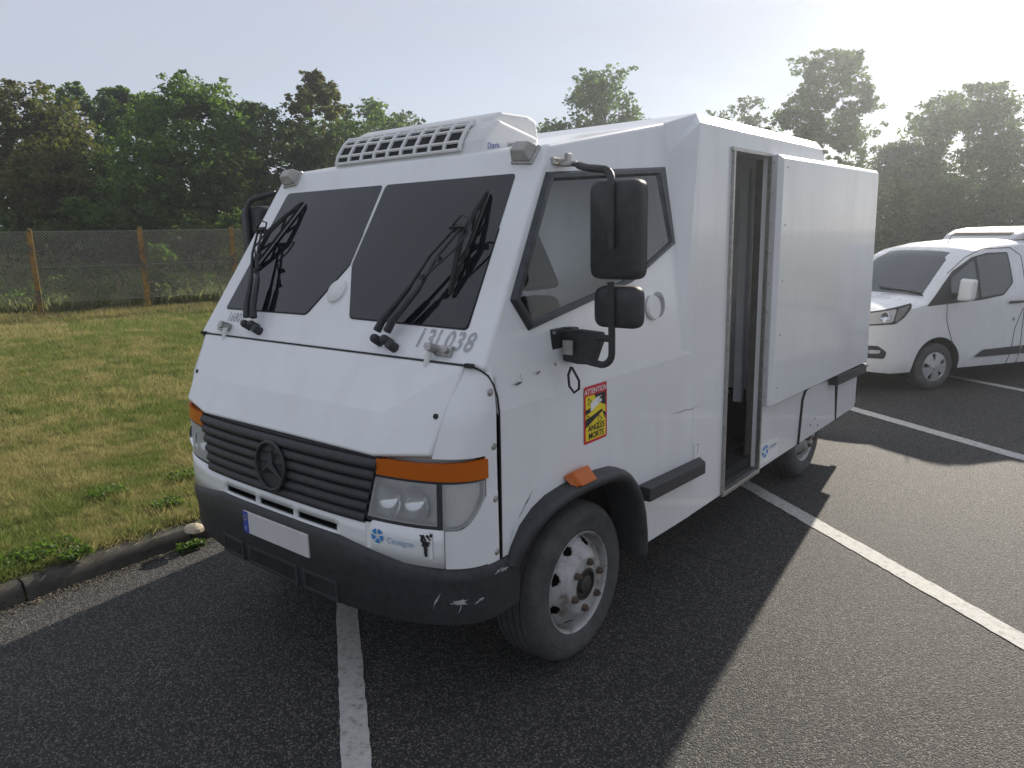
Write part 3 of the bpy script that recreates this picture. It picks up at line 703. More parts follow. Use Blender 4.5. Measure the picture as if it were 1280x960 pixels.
for pts in (LP, RP):
    cx_ = sum(p[0] for p in pts)/5; cz_ = sum(p[1] for p in pts)/5
    fr_ = MB(); fr_.poly([rnd(pts, .022)], lambda p, d: WP(p[0], p[1], .004-d), .01); wf = fr_.build('windscreen_pane', RUBBER, T, clean=True, label='left windscreen pane' if pts is LP and False else None)
    g_ = MB(); ins = [(cx_+(p[0]-cx_)*.988, cz_+(p[1]-cz_)*.984) for p in pts]
    g_.poly([rnd(ins, .022)], lambda p, d: WP(p[0], p[1], .0065-d), .005); g_.build('glass', GLASS, wf, clean=True)
b = MB(); b.tube([WP(-.011, 2.27, .005), WP(.002, 1.88, .005)], .004, 6); b.build('windscreen_divider', PAPER, T)
b = MB(); b.lathe([(.0001, .018), (.052, .018), (.060, .012), (.060, .004), (.068, .003), (.070, -.004)], WP(-.016, 1.765), Vector((0, -1, .668)), 32)
b.build('screen_cap', WHITE2, T, smooth=True, angle=40)
# wipers
def wiper(px, pz, tipx, tipz, botx, botz, ox, oz):
    arm = MB()
    c1 = Vector((ox, oz))
    for dx, dz in ((0, 0), (.062, .0)):
        p0 = (px+dx, pz); p1 = (px+dx+(ox-px)*.42, pz+(oz-pz)*.42); p2 = (ox+dx*.55-.02, oz+.0)
        arm.tube([WP(p0[0], p0[1], .045), WP(p0[0]+(p1[0]-p0[0])*.25, p0[1]+(p1[1]-p0[1])*.25, .062), WP(p1[0], p1[1], .07)], [.019, .017, .012], 8)
        arm.tube([WP(p1[0], p1[1], .07), WP((p1[0]+p2[0])/2-.01, (p1[1]+p2[1])/2, .085), WP(p2[0], p2[1], .082)], [.0085, .007, .0065], 8)
        arm.lathe([(.0001, .03), (.015, .026), (.02, .016), (.02, -.03)], WP(p0[0], p0[1]-.03, .03), Vector((0, -1, .668)), 14)
    arm.lathe([(.0001, .03), (.02, .026), (.022, -.03)], WP(px+.10, pz-.045, .02), Vector((0, -1, .668)), 14)
    arm.box(WP(ox, oz, .08), (.09, .03, .022), Matrix.Rotation(rad(-52), 3, 'X'))
    # washer hose loop
    arm.tube([WP(ox-.03, oz, .095), WP(ox+.02, oz+.035, .11), WP(ox+.07, oz+.025, .105), WP(ox+.075, oz-.03, .09), WP(ox+.03, oz-.09, .085), WP(px+.062+(ox-px)*.5, pz+(oz-pz)*.5, .087)], .005, 6)
    for t in (.5, .68): arm.box(WP(px+.062+(ox-px)*t-.012, pz+(oz-pz)*t, .085), (.022, .02, .022))
    a = arm.build('wiper', BLACKP, T, smooth=True, angle=50)
    bl = MB(); tip, bot = Vector((tipx, tipz)), Vector((botx, botz)); d = tip-bot
    P = lambda t, o: WP(bot.x+d.x*t, bot.y+d.y*t, o)
    bl.tube([P(0, .018), P(.5, .018), P(1, .018)], [.006, .007, .006], 6)
    bl.tube([P(.02, .026), P(.25, .05), P(.5, .072), P(.75, .05), P(.98, .026)], [.006, .011, .014, .011, .006], 6)
    bl.tube([P(.12, .024), P(.25, .046), P(.4, .024)], .007, 6); bl.tube([P(.6, .024), P(.75, .046), P(.88, .024)], .007, 6)
    bl.build('wiper_blade', RUBBER, a, smooth=True, angle=60)
wiper(-.585, 1.605, -.615, 2.20, -.80, 1.84, -.78, 2.02)
wiper(.425, 1.60, .715, 2.185, .735, 1.765, .70, 2.0)
# fleet digits
text_mb('13L038', .098, lambda x, y_: WP(.785+x, 1.600+y_-x*.0, .003), shear=.12, space=1.12, bold=.0025).build('fleet_number', WORN, T)
text_mb('16802', .060, lambda x, y_: WP(-.757+x, 1.612+y_, .003), space=1.05, bold=.0016).build('fleet_number', WORN, T)
# bonnet hinges
for sx in (1, -1):
    b = MB(); c = WP(sx*.79, 1.567, 0)
    b.box(c+Vector((sx*.025, -.012, .0)), (.085, .016, .042), Matrix.Rotation(rad(-34), 3, 'X'))
    b.lathe([(.0001, .05), (.018, .05), (.018, 0)], c+Vector((-sx*.02, -.012, .004)), Vector((0, -1, .4)), 14)
    b.lathe([(.0001, .016), (.013, .016), (.013, 0)], c+Vector((sx*.045, -.016, .002)), Vector((0, -1, .6)), 6)
    hg = b.build('bonnet_hinge', STEEL, T, smooth=True, angle=30)
    b = MB(); b.tube([c+Vector((-sx*.03, -.035, .0)), c+Vector((-sx*.035, -.05, -.04)), c+Vector((-sx*.045, -.055, -.10)), c+Vector((-sx*.055, -.065, -.15))], [.012, .013, .010, .004], 8); b.build('hinge_arm', WHITE2, hg, smooth=True)
# corner marker lamps
for sx in (1, -1):
    c = WP(sx*.838, 2.338, 0); R3 = Matrix.Rotation(rad(-34), 3, 'X') @ Matrix.Rotation(sx*rad(6), 3, 'Y')
    b = MB(); b.box(c+R3@Vector((0, -.008, 0)), (.122, .02, .096), R3); mk = b.build('marker_lamp', STEEL, T, bevel=.006)
    b = MB(); lo_ = [R3@Vector(p)+c for p in ((-.055, -.02, -.042), (.055, -.02, -.042), (.055, -.02, .042), (-.055, -.02, .042))]; hi_ = [R3@Vector(p)+c for p in ((-.038, -.072, -.024), (.038, -.072, -.024), (.038, -.066, .030), (-.038, -.066, .030))]
    b.hexa(lo_, hi_); b.build('marker_lens', SMOKE, mk, bevel=.008, seg=3)
    b = MB(); b.box(c+R3@Vector((0, -.022, 0)), (.10, .01, .074), R3); b.build('marker_backing', CHROME, mk)
    b = MB(); b.box(c+R3@Vector((0, -.05, 0)), (.03, .02, .03), R3); b.build('bulb', PAPER, mk, bevel=.006)

# side windows
def SP(y_, z, o=0, sx=1): 
    n = Vector((sx, 0, .105)).normalized(); return Vector((sx*xs(z), y_, z))+n*o
FRAMEM = simple('window_frame_metal', (.05, .055, .062), .4, .4, .35, 22)
for sx in (1, -1):
    b = MB(); n = 6
    vs = [SP(*p, .001, sx) for p in WO]+[SP(p[0]+(q[0]-p[0])*.28, p[1]+(q[1]-p[1])*.28, .020, sx) for p, q in zip(WO, WI)]+[SP(p[0]+(q[0]-p[0])*.72, p[1]+(q[1]-p[1])*.72, .020, sx) for p, q in zip(WO, WI)]+[SP(*p, .006, sx) for p in WI]
    b.add(vs, [(r*n+i, r*n+(i+1) % n, (r+1)*n+(i+1) % n, (r+1)*n+i) for r in range(3) for i in range(n)])
    wf = b.build('window_frame', FRAMEM, T, bevel=.002)
    b = MB(); b.poly([WI], lambda p, d: SP(p[0], p[1], .007-d, sx)); b.build('window_glass', SGLASS, wf, clean=True)
    # cab lining and the seat seen through the glass
    b = MB(); b.poly([[(.10, 1.52), (.10, 1.74), (.44, 2.30), (1.53, 2.40), (1.53, 1.52)]], lambda p, d: (sx*(.56-d), p[0], p[1]), .01); b.box((sx*.735, 1.54, 1.95), (.35, .02, .86)); b.box((sx*.735, .82, 1.51), (.36, 1.44, .02)); b.build('cab_lining', CABIN, T)
    b = MB(); b.hexa([(sx*.70, .40, 1.52), (sx*.90, .40, 1.52), (sx*.90, .62, 1.52), (sx*.70, .62, 1.52)], [(sx*.72, .42, 1.735), (sx*.88, .42, 1.735), (sx*.88, .59, 1.735), (sx*.72, .59, 1.735)]); st_ = b.build('seat', RUBBER, T, bevel=.04, seg=4)
    b = MB(); b.hexa([(sx*.70, .36, 1.765), (sx*.88, .36, 1.765), (sx*.88, .62, 1.765), (sx*.70, .62, 1.765)], [(sx*.735, .38, 2.07), (sx*.845, .38, 2.07), (sx*.845, .46, 2.07), (sx*.735, .46, 2.07)]); b.build('headrest', RUBBER, st_, bevel=.045, seg=4)
# mirrors
def rrect(y_, x0, x1, z0, z1, r, n=6): return [(a, y_, c) for a, c in rnd([(x0, z0), (x1, z0), (x1, z1), (x0, z1)], r, n)]
for sx in (1, -1):
    fo = .075 if sx < 0 else 0; b = MB(); P = lambda *p: [(sx*(x-(fo if x > 1.15 else 0)), y_, z) for x, y_, z in p]
    mp_ = MB(); mp_.box((sx*1.015, .365, 1.535), (.03, .12, .165)); mp_.box((sx*1.04, .43, 1.54), (.06, .05, .15))
    arm0 = [(1.03, .40, 1.605), (1.03, .40, 1.475), (1.12, .375, 1.47), (1.20, .37, 1.475), (1.245, .365, 1.585), (1.24, .365, 1.612), (1.12, .38, 1.615)]
    mp_.hexa(P(*[(x, y_-.02, z) for x, y_, z in arm0]), P(*[(x, y_+.025, z) for x, y_, z in arm0]))
    mm = mp_.build('mirror_bracket', BLACKP, T, bevel=.006)
    for yy_, zz_ in ((.318, 1.602), (.318, 1.468), (.44, 1.60)):
        b = MB(); b.lathe([(.0001, .008), (.007, .007), (.008, 0)], (sx*(1.032 if yy_ < .4 else 1.072), yy_, zz_), (sx, 0, 0), 10); b.build('bolt', STEEL, mm, smooth=True)
    b = MB(); b.box((sx*1.085, .346, 1.54), (.05, .008, .06)); b.build('rubbed_patch', STEEL, mm)
    b = MB(); arc = [(1.19, .35, 1.487), (1.25, .345, 1.482)]+[(1.25+.05*math.sin(t), .345, 1.532-.05*math.cos(t)) for t in np.linspace(.3, PI/2, 5)]+[(1.302, .342, 1.6), (1.303, .335, 1.72), (1.303, .33, 1.82)]
    b.tube(P(*arc), .0145, 10); b.tube(P((1.22, .35, 1.592), (1.302, .345, 1.592)), .0145, 10)
    top = [(1.303, .33, 1.95), (1.303, .33, 2.16), (1.30, .335, 2.20)]+[(1.24+.06*math.cos(t), .335+.02*math.sin(t), 2.20+.055*math.sin(t)) for t in np.linspace(.3, PI/2, 5)]+[(1.15, .40, 2.268), (1.08, .44, 2.285)]
    b.tube(P(*top), .0155, 10); b.tube(P((1.08, .44, 2.285), (1.00, .485, 2.30), (.945, .53, 2.315)), .009, 8)
    b.build('mirror_arm', BLACKP, mm, smooth=True)
    b = MB(); b.box((sx*.935, .50, 2.312), (.05, .14, .03)); b.box((sx*.985, .50, 2.318), (.02, .03, .055)); b.box((sx*1.01, .47, 2.298), (.08, .02, .02)); b.build('mirror_clamp', STEEL, mm, bevel=.004)
    for (x0, x1, z0, z1, dp, nm) in ((1.186, 1.412, 1.826, 2.212, .075, 'mirror_head'), (1.205, 1.412, 1.632, 1.802, .06, 'wide_angle_mirror')):
        b = MB(); f = lambda e, y_: [(sx*(a-fo), yq, c) for a, yq, c in rrect(y_, x0+e, x1-e, z0+e, z1-e, .045)]
        r0, r1, r2_, r3 = f(.018, .345), f(.004, .358), f(0, .385), f(0, .345+dp); n = len(r0)
        b.add(r0+r1+r2_+r3, [tuple(range(n))]+[(q*n+i, q*n+(i+1) % n, (q+1)*n+(i+1) % n, (q+1)*n+i) for q in range(3) for i in range(n)])
        b.add([(a, y_+.002, c) for a, y_, c in r3], [tuple(range(n))])
        mh = b.build(nm, BLACKP, mm, smooth=True, angle=50)
        b = MB(); b.add([(sx*(a-fo), y_, c) for a, y_, c in rrect(.349+dp, x0+.012, x1-.012, z0+.012, z1-.012, .04)], [tuple(range(n))]); b.build('mirror_glass', CHROME, mh)
    b = MB(); b.tube(P((1.09, .36, 1.455), (1.075, .36, 1.42), (1.08, .36, 1.37), (1.105, .36, 1.345), (1.13, .36, 1.365), (1.13, .36, 1.40), (1.11, .36, 1.43), (1.093, .36, 1.455)), .0055, 6); b.build('cable_loop', RUBBER, mm, smooth=True)

# round cap and hanging lid on the left door
b = MB(); c = SP(1.255, 1.640, .0); n_ = Vector((1, 0, .105))
b.lathe([(.040, .006), (.055, .010), (.064, .006), (.066, -.002)], c, n_, 28); b.lathe([(.0001, .003), (.042, .004)], c, n_, 28); b.build('port_ring', LINING, T, smooth=True, angle=40)
b = MB(); b.lathe([(.0001, .020), (.058, .020), (.062, .014), (.062, .004)], c+Vector((.004, -.075, -.01)), n_, 28); b.build('port_lid', WHITE2, T, smooth=True, angle=40)

# side marker lamp on the flare, rub rails
b = MB(); lo_ = [(1.098, .360, .918), (1.098, .515, .918), (1.050, .522, .960), (1.050, .352, .960)]; hi_ = [(1.136, .382, .926), (1.136, .500, .926), (1.080, .505, .984), (1.080, .372, .984)]
b.hexa(lo_, hi_); sm_ = b.build('side_marker', AMBER, T, bevel=.008, seg=3)
b = MB(); b.hexa([(x-.0, y_, z) for x, y_, z in lo_], [(a*.6+c_*.4, d_2*.6+e_*.4, f_*.6+g_*.4) for (a, d_2, f_), (c_, e_, g_) in zip(lo_, hi_)]); b.build('marker_backing', AMBERB, sm_)
for sx in (1, -1):
    b = MB(); b.hexa([(sx*WD, 1.0, .660), (sx*WD, 1.0, .735), (sx*WD, 1.735, .705), (sx*WD, 1.735, .635)], [(sx*(WD+.078), 1.0, .660), (sx*(WD+.078), 1.0, .735), (sx*(WD+.078), 1.65, .708), (sx*(WD+.078), 1.65, .637)]); b.build('rub_rail', BLACKP, T, bevel=.006)
    b = MB(); b.hexa([(sx*(WD), 4.16, .715), (sx*(WD), 4.16, .80), (sx*(WD), 5.10, .765), (sx*(WD), 5.10, .685)], [(sx*(WD+.085), 4.16, .715), (sx*(WD+.085), 4.16, .80), (sx*(WD+.085), 5.06, .765), (sx*(WD+.085), 5.06, .685)]); b.build('rub_rail', BLACKP, T, bevel=.006)
# warning sticker
x_ = lambda p, d: (WD+.003+p[2] if len(p) > 2 else WD+.003, p[0], p[1])
def SK(y_, z, o=0): return Vector((WD+.0025+o, y_, z))
sy0, sy1, sz0, sz1 = .512, .706, 1.066, 1.333
b = MB(); b.poly([rnd([(sy0, sz0), (sy1, sz0), (sy1, sz1), (sy0, sz1)], .014)], lambda p, d: SK(*p)); ws = b.build('warning_sticker', RED, T)
b = MB(); b.poly([rnd([(sy0+.013, sz0+.013), (sy1-.013, sz0+.013), (sy1-.013, sz1-.045), (sy0+.013, sz1-.045)], .006)], lambda p, d: SK(*p, .001)); b.build('sticker_field', YEL, ws)
b = MB()
def tri(mb, pts, o, mi=0): mb.poly([pts], lambda p, d: SK(*p, o), mi=mi)
A0, A1, B0, B1 = sy0+.013, sy1-.013, sz0+.013, sz1-.045
tri(b, [(A0+.07, B1), (A1, B1), (A1, B1-.065), (A0+.105, B1-.04)], .0018); tri(b, [(A0, B1-.062), (A0+.06, B1-.055), (A0+.05, B1-.075), (A0, B1-.085)], .0018)
tri(b, [(A0, B1-.108), (A0+.135, B1-.078), (A0+.142, B1-.088), (A0, B1-.146)], .0018); tri(b, [(A1, B1-.10), (A1-.03, B1-.088), (A1, B1-.135)], .0018)
for cx_, cz_, r_ in ((A0+.03, B1-.026, .016), (A0+.02, B1-.10, .013), (A0+.115, B1-.122, .020)):
    P3 = [(cx_-r_*.6, cz_-r_), (cx_+r_*1.1, cz_-.1*r_), (cx_-r_*.6, cz_+r_)]
    for i in range(3):
        p, q = Vector(P3[i]), Vector(P3[(i+1) % 3]); d = (q-p).normalized()*.0018; n2_ = Vector((-d.y, d.x)); tri(b, [tuple(p-n2_), tuple(q-n2_), tuple(q+n2_), tuple(p+n2_)], .0018)
b.build('sticker_art', PRINTK, ws)
b = MB(); tri(b, [(A0+.038, B1-.075), (A0+.105, B1-.05), (A0+.108, B1-.018), (A0+.10, B1-.012), (A0+.04, B1-.035)], .0026); tri(b, [(A0+.109, B1-.048), (A0+.132, B1-.040), (A0+.130, B1-.012), (A0+.109, B1-.014)], .0027); b.build('lorry_print', PAPER, ws)
b = MB(); tri(b, [(A0+.116, B1-.03), (A0+.133, B1-.026), (A0+.131, B1-.014), (A0+.116, B1-.017)], .0032)
b.build('lorry_window', PRINTK, ws)
text_mb('ATTENTION', .034, lambda x, y_: SK((sy0+sy1)/2+x*.98, sz1-.026+y_, .0015), bold=.0006).build('lettering', PAPER, ws)
tb = text_mb('ANGLES', .040, lambda x, y_: SK((sy0+sy1)/2+.004+x*.95, B0+.055+y_, .0024), bold=.0010); text_mb('MORTS', .040, lambda x, y_: SK((sy0+sy1)/2+.002+x*.98, B0+.019+y_, .0024), mb=tb, bold=.0010); tb.build('lettering', PRINTK, ws)
# small rear sticker and stencil
b = MB(); b.poly([[(2.70, .40), (3.05, .375), (3.05, .525), (2.70, .55)]], lambda p, d: SK(*p)); s2 = b.build('sticker', PAPER, T)
swirl(MB(), lambda x, y_: SK(2.79+x*1.3, .475+y_, .0015), .045).build('logo', PRINTB, s2); text_mb('Centigon', .042, lambda x, y_: SK(2.94+x, .485+y_, .0015)).build('lettering', PRINTLB, s2)
b = MB(); b.poly([[(1.655, .705), (1.725, .705), (1.725, .80), (1.655, .80)]], lambda p, d: SK(*p)); s3 = b.build('sticker', PAPER, T)
text_mb('7', .10, lambda x, y_: SK(1.70+x, .755+y_, .0012)).build('lettering', GREYT, s3)

# doorway: frame, sill, interior
b = MB(); fw = .022
b.box((WD+.004, DY0-.004, (DZ0+DZ1)/2), (.03, fw, DZ1-DZ0)); b.box((WD+.003, DY1+.006, (DZ0+DZ1)/2), (.028, fw, DZ1-DZ0)); b.box((WD+.002, (DY0+DY1)/2, DZ1+.012), (.026, DY1-DY0+.05, fw))
df = b.build('door_frame', STEEL, T, bevel=.002)
b = MB(); b.box((WD-.01, (DY0+DY1)/2, DZ0-.012), (.06, DY1-DY0+.03, .03)); b.build('door_sill', STEEL, df, bevel=.004)
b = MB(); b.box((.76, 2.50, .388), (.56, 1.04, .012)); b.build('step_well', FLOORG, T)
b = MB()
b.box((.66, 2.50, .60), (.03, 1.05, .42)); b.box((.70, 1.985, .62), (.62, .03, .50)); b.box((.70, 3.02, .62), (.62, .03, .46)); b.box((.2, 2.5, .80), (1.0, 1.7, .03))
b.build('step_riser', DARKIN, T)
b = MB(); b.box((.665, 2.50, .82), (.05, 1.0, .035)); b.build('ledge_edge', LINING, T, bevel=.004)
b = MB(); b.box((.0, 1.70, 1.55), (2.0, .03, 1.9)); b.box((0, 2.4, 2.5), (2.0, 1.5, .03)); b.box((.0, 3.06, 1.5), (2.0, .03, 2.0)); b.build('inner_lining', INNER, T)
b = MB(); b.box((.81, 2.87, 1.60), (.06, .05, 1.62)); b.build('partition', INNER, T, bevel=.006)
b = MB(); b.box((.985, 2.70, 1.42), (.05, .10, 2.04)); b.build('sliding_door_edge', BROWN, T, bevel=.004)
b = MB(); b.tube([(.91, 2.80, .41), (.91, 2.80, 2.40)], .013, 10); b.box((.92, 2.80, .42), (.08, .04, .03)); b.build('grab_pole', STEEL, T, smooth=True, angle=40)
b = MB(); b.box((.35, 2.8, 1.10), (.5, .4, .55)); b.build('inner_cabinet', LINING, T, bevel=.01)
# unseen right-hand crew door, added standing open to cast the shadow ahead of the van
b = MB(); b.box((-1.42, 2.03, 1.37), (.72, .06, 1.98)); b.build('unseen_crew_door', WHITE, T, bevel=.012)
# door pocket on the left side, with bevelled top; and on the right
for sx in (1, -1):
    b = MB(); PX = .084
    pf = [(sx*WD, 2.652, .838), (sx*WD, 2.652, 2.463), (sx*WD, 5.06, 2.470), (sx*WD, 5.08, .778)]
    pm = [(sx*(WD+PX*.66), 2.636, .834), (sx*(WD+PX*.66), 2.640, 2.468), (sx*(WD+PX*.66), 5.03, 2.480), (sx*(WD+PX*.66), 5.09, .776)]
    pf2 = [(sx*(WD+PX), 2.668, .842), (sx*(WD+PX), 2.672, 2.442), (sx*(WD+PX), 5.00, 2.452), (sx*(WD+PX), 5.07, .790)]
    b.add(pf+pm+pf2, [(i, (i+1) % 4, (i+1) % 4+4, i+4) for i in range(4)]+[(i+4, (i+1) % 4+4, (i+1) % 4+8, i+8) for i in range(4)]+[(8, 9, 10, 11)])
    pk = b.build('door_pocket_panel', WHITE, T, bevel=.004)
    for i in range(9):
        b = MB(); b.lathe([(.0001, .003), (.004, .003), (.005, 0)], (sx*(WD+.030), 2.640, .90+i*.19), (0, -1, 0), 8); b.build('rivet', STEEL, pk, smooth=True)
    for i in range(5):
        b = MB(); b.lathe([(.0001, .004), (.005, .004), (.007, 0)], (sx*(WD+PX), 2.74, .95+i*.36), (sx, 0, 0), 8); b.build('rivet', STEEL, pk, smooth=True)
# wheel-access hatch
b = MB(); HT = [(3.50, .366), (3.548, .70), (3.60, .752), (3.70, .768), (4.35, .742), (4.42, .36)]
b.poly([HT], lambda p, d: (WD+.010-d, p[0], p[1]), .012); hh = b.build('wheel_hatch', WHITE, T, bevel=.004, clean=True)
b = MB(); b.tube([(WD+.006, y_, z) for y_, z in [(3.483, .362), (3.53, .705), (3.588, .770), (3.70, .788), (4.37, .760), (4.44, .355)]], .011, 6); b.build('hatch_seal', RUBBER, hh, smooth=True)
b = MB(); b.tube([(WD+.006, 4.44, .755), (WD+.006, 4.46, .36)], .005, 6); b.tube([(WD+.004, 2.66, .836), (WD+.004, 3.6, .80), (WD+.004, 5.06, .776)], .004, 5); b.build('panel_seam', RUBBER, T)
# scratches on the flank
b = MB(); random.seed(21)
def scratch(p0, p1, wd_, mb):
    vs = []; k = 8
    for i in range(k+1):
        t = i/k; y_ = p0[0]+(p1[0]-p0[0])*t; z = p0[1]+(p1[1]-p0[1])*t+random.uniform(-.003, .003); w_ = wd_*math.sin(PI*(i+.3)/(k+.6))*random.uniform(.4, 1.2)
        vs += [(WD+.0016, y_, z-w_), (WD+.0016, y_, z+w_)]
    mb.add(vs, [(2*i, 2*i+1, 2*i+3, 2*i+2) for i in range(k)])
scratch((1.37, 1.035), (1.76, 1.010), .0022, b); scratch((.03, .87), (.13, .965), .004, b); scratch((-.03, .77), (.0, .86), .002, b); scratch((.02, 1.43), (.075, 1.435), .006, b); scratch((.075, 1.435), (.06, 1.47), .004, b); scratch((.16, 1.45), (.20, 1.46), .006, b); scratch((1.0, .62), (1.10, .66), .002, b)
b.build('scratch', simple('bare_scratch', (.10, .09, .085), .7, 0, .4, 80), T)

# roof cooling unit
def roofz(y_): return 2.38+(y_-.425)*(2.568-2.38)/(1.48-.425) if y_ < 1.48 else 2.632
AC = MB()
yb = .46; e_ = [(yb, 2.384), (yb+.015, 2.44), (yb+.06, 2.498), (yb+.12, 2.540), (.88, 2.478), (.88, 2.44)]   # side outline of the shroud
def shr(mb, hw, pts, zo=0):
    n = len(pts); mb.add([(hw*(1-.0*i), y_, z+zo) for i, (y_, z) in enumerate(pts)]+[(-hw, y_, z+zo) for y_, z in pts], [tuple(range(n))[::-1], tuple(range(n, 2*n))]+[(i, i+1, i+1+n, i+n) for i in range(n-1)])
    return mb
shr(AC, .545, e_); ac = AC.build('cooling_unit', WHITE2, T, bevel=.018, seg=3)
b = MB(); top = [(yb+.10, 2.40), (yb+.14, 2.560), (yb+.20, 2.585), (.86, 2.588), (.93, 2.572), (.95, 2.47)]; shr(b, .50, top); b.build('unit_cover', WHITE2, ac, bevel=.022, seg=3)
b = MB()
def acf(t, o=0):     # curve of the front face, t 0..1 from bottom to top
    P = [(yb, 2.40), (yb+.015, 2.44), (yb+.06, 2.500), (yb+.105, 2.535)]; t *= 3; i = min(2, int(t)); f = t-i
    y_ = P[i][0]+(P[i+1][0]-P[i][0])*f; z = P[i][1]+(P[i+1][1]-P[i][1])*f; return (y_-o*.8, z+o*.6)
b.grid(lambda u, v: (-.50+.90*u, *acf(.03+.9*v, .0065)), 12, 9); b.build('vent_opening', DARKIN, ac)
for i in range(10):
    b = MB(); x = -.505+i*.1010; pts = [(x, *acf(t, .012)) for t in np.linspace(0, 1, 7)]; b.tube(pts, .0105, 6); b.build('vent_bar', WHITE2, ac, smooth=True)
for t in (.0, .31, .62, .86, 1.0):
    b = MB(); b.tube([(-.515, *acf(t, .010)), (.414, *acf(t, .010))], .0085, 6); b.build('vent_bar', WHITE2, ac, smooth=True)
text_mb('Diavia', .048, lambda x, y_: (.548, .53+x*.72, 2.417+y_*.8+x*.1)).build('lettering', DBLUE, ac)
text_mb('Solutions', .036, lambda x, y_: (.548, .67+x*.55, 2.434+y_*.75+x*.1)).build('lettering', PRINTK, ac)

# wheels
def make_wheel(cx_, cy_, sx, dual=False):
    R, tw = .383, .205; c = Vector((cx_, cy_, R)); ax = Vector((sx, 0, 0))
    dish = MB(); nn = 160
    prof = [(.252, .004), (.244, .012), (.236, .004), (.233, -.020), (.228, -.046), (.218, -.044), (.206, -.022), (.192, -.004), (.175, .012), (.158, .026), (.146, .036), (.138, .044), (.130, .046), (.082, .046), (.078, .038)]
    # finer rows through the hand-hole band
    band = []
    for i in range(len(prof)-1):
        (a, x0), (b2, x1) = prof[i], prof[i+1]; k = 6 if .15 < (a+b2)/2 < .226 else 1
        for j in range(k): band.append((a+(b2-a)*j/k, x0+(x1-x0)*j/k))
    band.append(prof[-1])
    def hole(i, k):
        r_ = (band[i][0]+band[i+1][0])/2; t = 2*PI*(k+.5)/nn; u = ((t*8/(2*PI)) % 1-.5)*2*PI/8*r_
        return ((r_-.195)/.020)**2+(u/.027)**2 < 1 and .165 < r_ < .2215
    dish.lathe(band, c, ax, nn, hole=hole)
    wl = dish.build('wheel', RIM, T, smooth=True, angle=50)
    so = wl.modifiers.new('solid', 'SOLIDIFY'); so.thickness = .008; so.offset = 0
    b = MB(); b.lathe([(.245, -.09), (.0001, -.09)], c, ax, 40); b.lathe([(.232, -.03), (.235, -.20)], c, ax, 40); b.build('wheel_barrel', DARKIN, wl)
    ty = MB(); h = tw; P = [(.236, -.004), (.246, .014), (.258, .020), (.285, .026), (.315, .029), (.317, .027), (.335, .026), (.352, .020), (.366, .008), (.374, -.002), (.379, -.012)]
    for gx in (.045, .083, .121, .159):
        P += [(.383, -gx+.010), (.383, -gx), (.373, -gx-.002), (.373, -gx-.008), (.383, -gx-.010)]
    P += [(.380, -h+.014), (.372, -h+.004), (.352, -h-.016), (.31, -h-.025), (.25, -h-.012), (.236, -h+.004)]
    ty.lathe(P, c, ax, 96)
    for k in range(96):      # shoulder notches seen on the tread edge
        t = 2*PI*k/96; d = Vector((0, math.cos(t), math.sin(t))); tt = Vector((0, -math.sin(t), math.cos(t)))
        p = c+d*.3765-ax*.004; ty.add([p-tt*.004, p+tt*.004, p+tt*.004-ax*.018+d*.0065, p-tt*.004-ax*.018+d*.0065, p-d*.004, ], [(0, 1, 2, 3)])
    ty.build('tyre', TYRE, wl, smooth=True, angle=40)
    b = MB(); b.lathe([(.080, .038), (.074, .048), (.068, .050), (.066, .034), (.045, .032), (.040, .052), (.034, .056), (.0001, .056)], c, ax, 32); b.build('hub_cap', HUBD, wl, smooth=True, angle=40)
    for k in range(6):
        t = 2*PI*(k+.3)/6; p = c+.110*Vector((0, math.cos(t), math.sin(t)))+ax*.044
        b = MB(); b.lathe([(.0001, .034), (.009, .034), (.010, .024), (.017, .024), (.019, .0)], p, ax, 6); b.build('wheel_nut', RUST, wl)
    return wl
make_wheel(1.005, .52, 1); make_wheel(-1.005, .52, -1)
make_wheel(.985, 3.83, 1); make_wheel(-.985, 3.83, -1)
#SECTION2
# ------------------------------------------------------------------ chain-link fence
def post_mat():
    m, nt, b = newmat('lichen_concrete')
    t = nt.nodes.new('ShaderNodeTexCoord'); n = noise(nt, 5, 6, t.outputs['Object'], .7); n2 = noise(nt, 40, 4, t.outputs['Object'])
    li = ramp(nt, n.outputs[0], [(.40, (.105, .095, .08)), (.52, (.30, .17, .035)), (.7, (.42, .25, .05))])
    b_ = ramp(nt, n2.outputs[0], [(.3, (.6, .6, .6)), (.7, (1, 1, 1))])
    x = nt.nodes.new('ShaderNodeMix'); x.data_type = 'RGBA'; x.blend_type = 'MULTIPLY'; x.inputs[0].default_value = 1
    nt.links.new(li.outputs[0], x.inputs[6]); nt.links.new(b_.outputs[0], x.inputs[7]); nt.links.new(x.outputs[2], b.inputs['Base Color'])
    b.inputs['Roughness'].default_value = .9; bump(nt, b, n2.outputs[0], .4, .01); return m
POSTM = post_mat(); WIRE = simple('galvanised_wire', (.34, .33, .31), .6, .3, .2, 30)
P1 = ray(52, 396, 16.0); P3 = ray(302, 392, 18.0)
FD = Vector((P3.x-P1.x, P3.y-P1.y, 0)); STEP = FD.length/2; FD.normalize(); FN = Vector((-FD.y, FD.x, 0))
FH = 1.86
fence = thing('chain_link_fence', 'low chain link fence with orange lichened posts in front of the trees', 'fence', (P1.x, P1.y, float(lawn_z(P1.x, P1.y))))
fz = lambda t: float(lawn_z(P1.x+FD.x*t, P1.y+FD.y*t))
NP0, NP1 = -2, 14
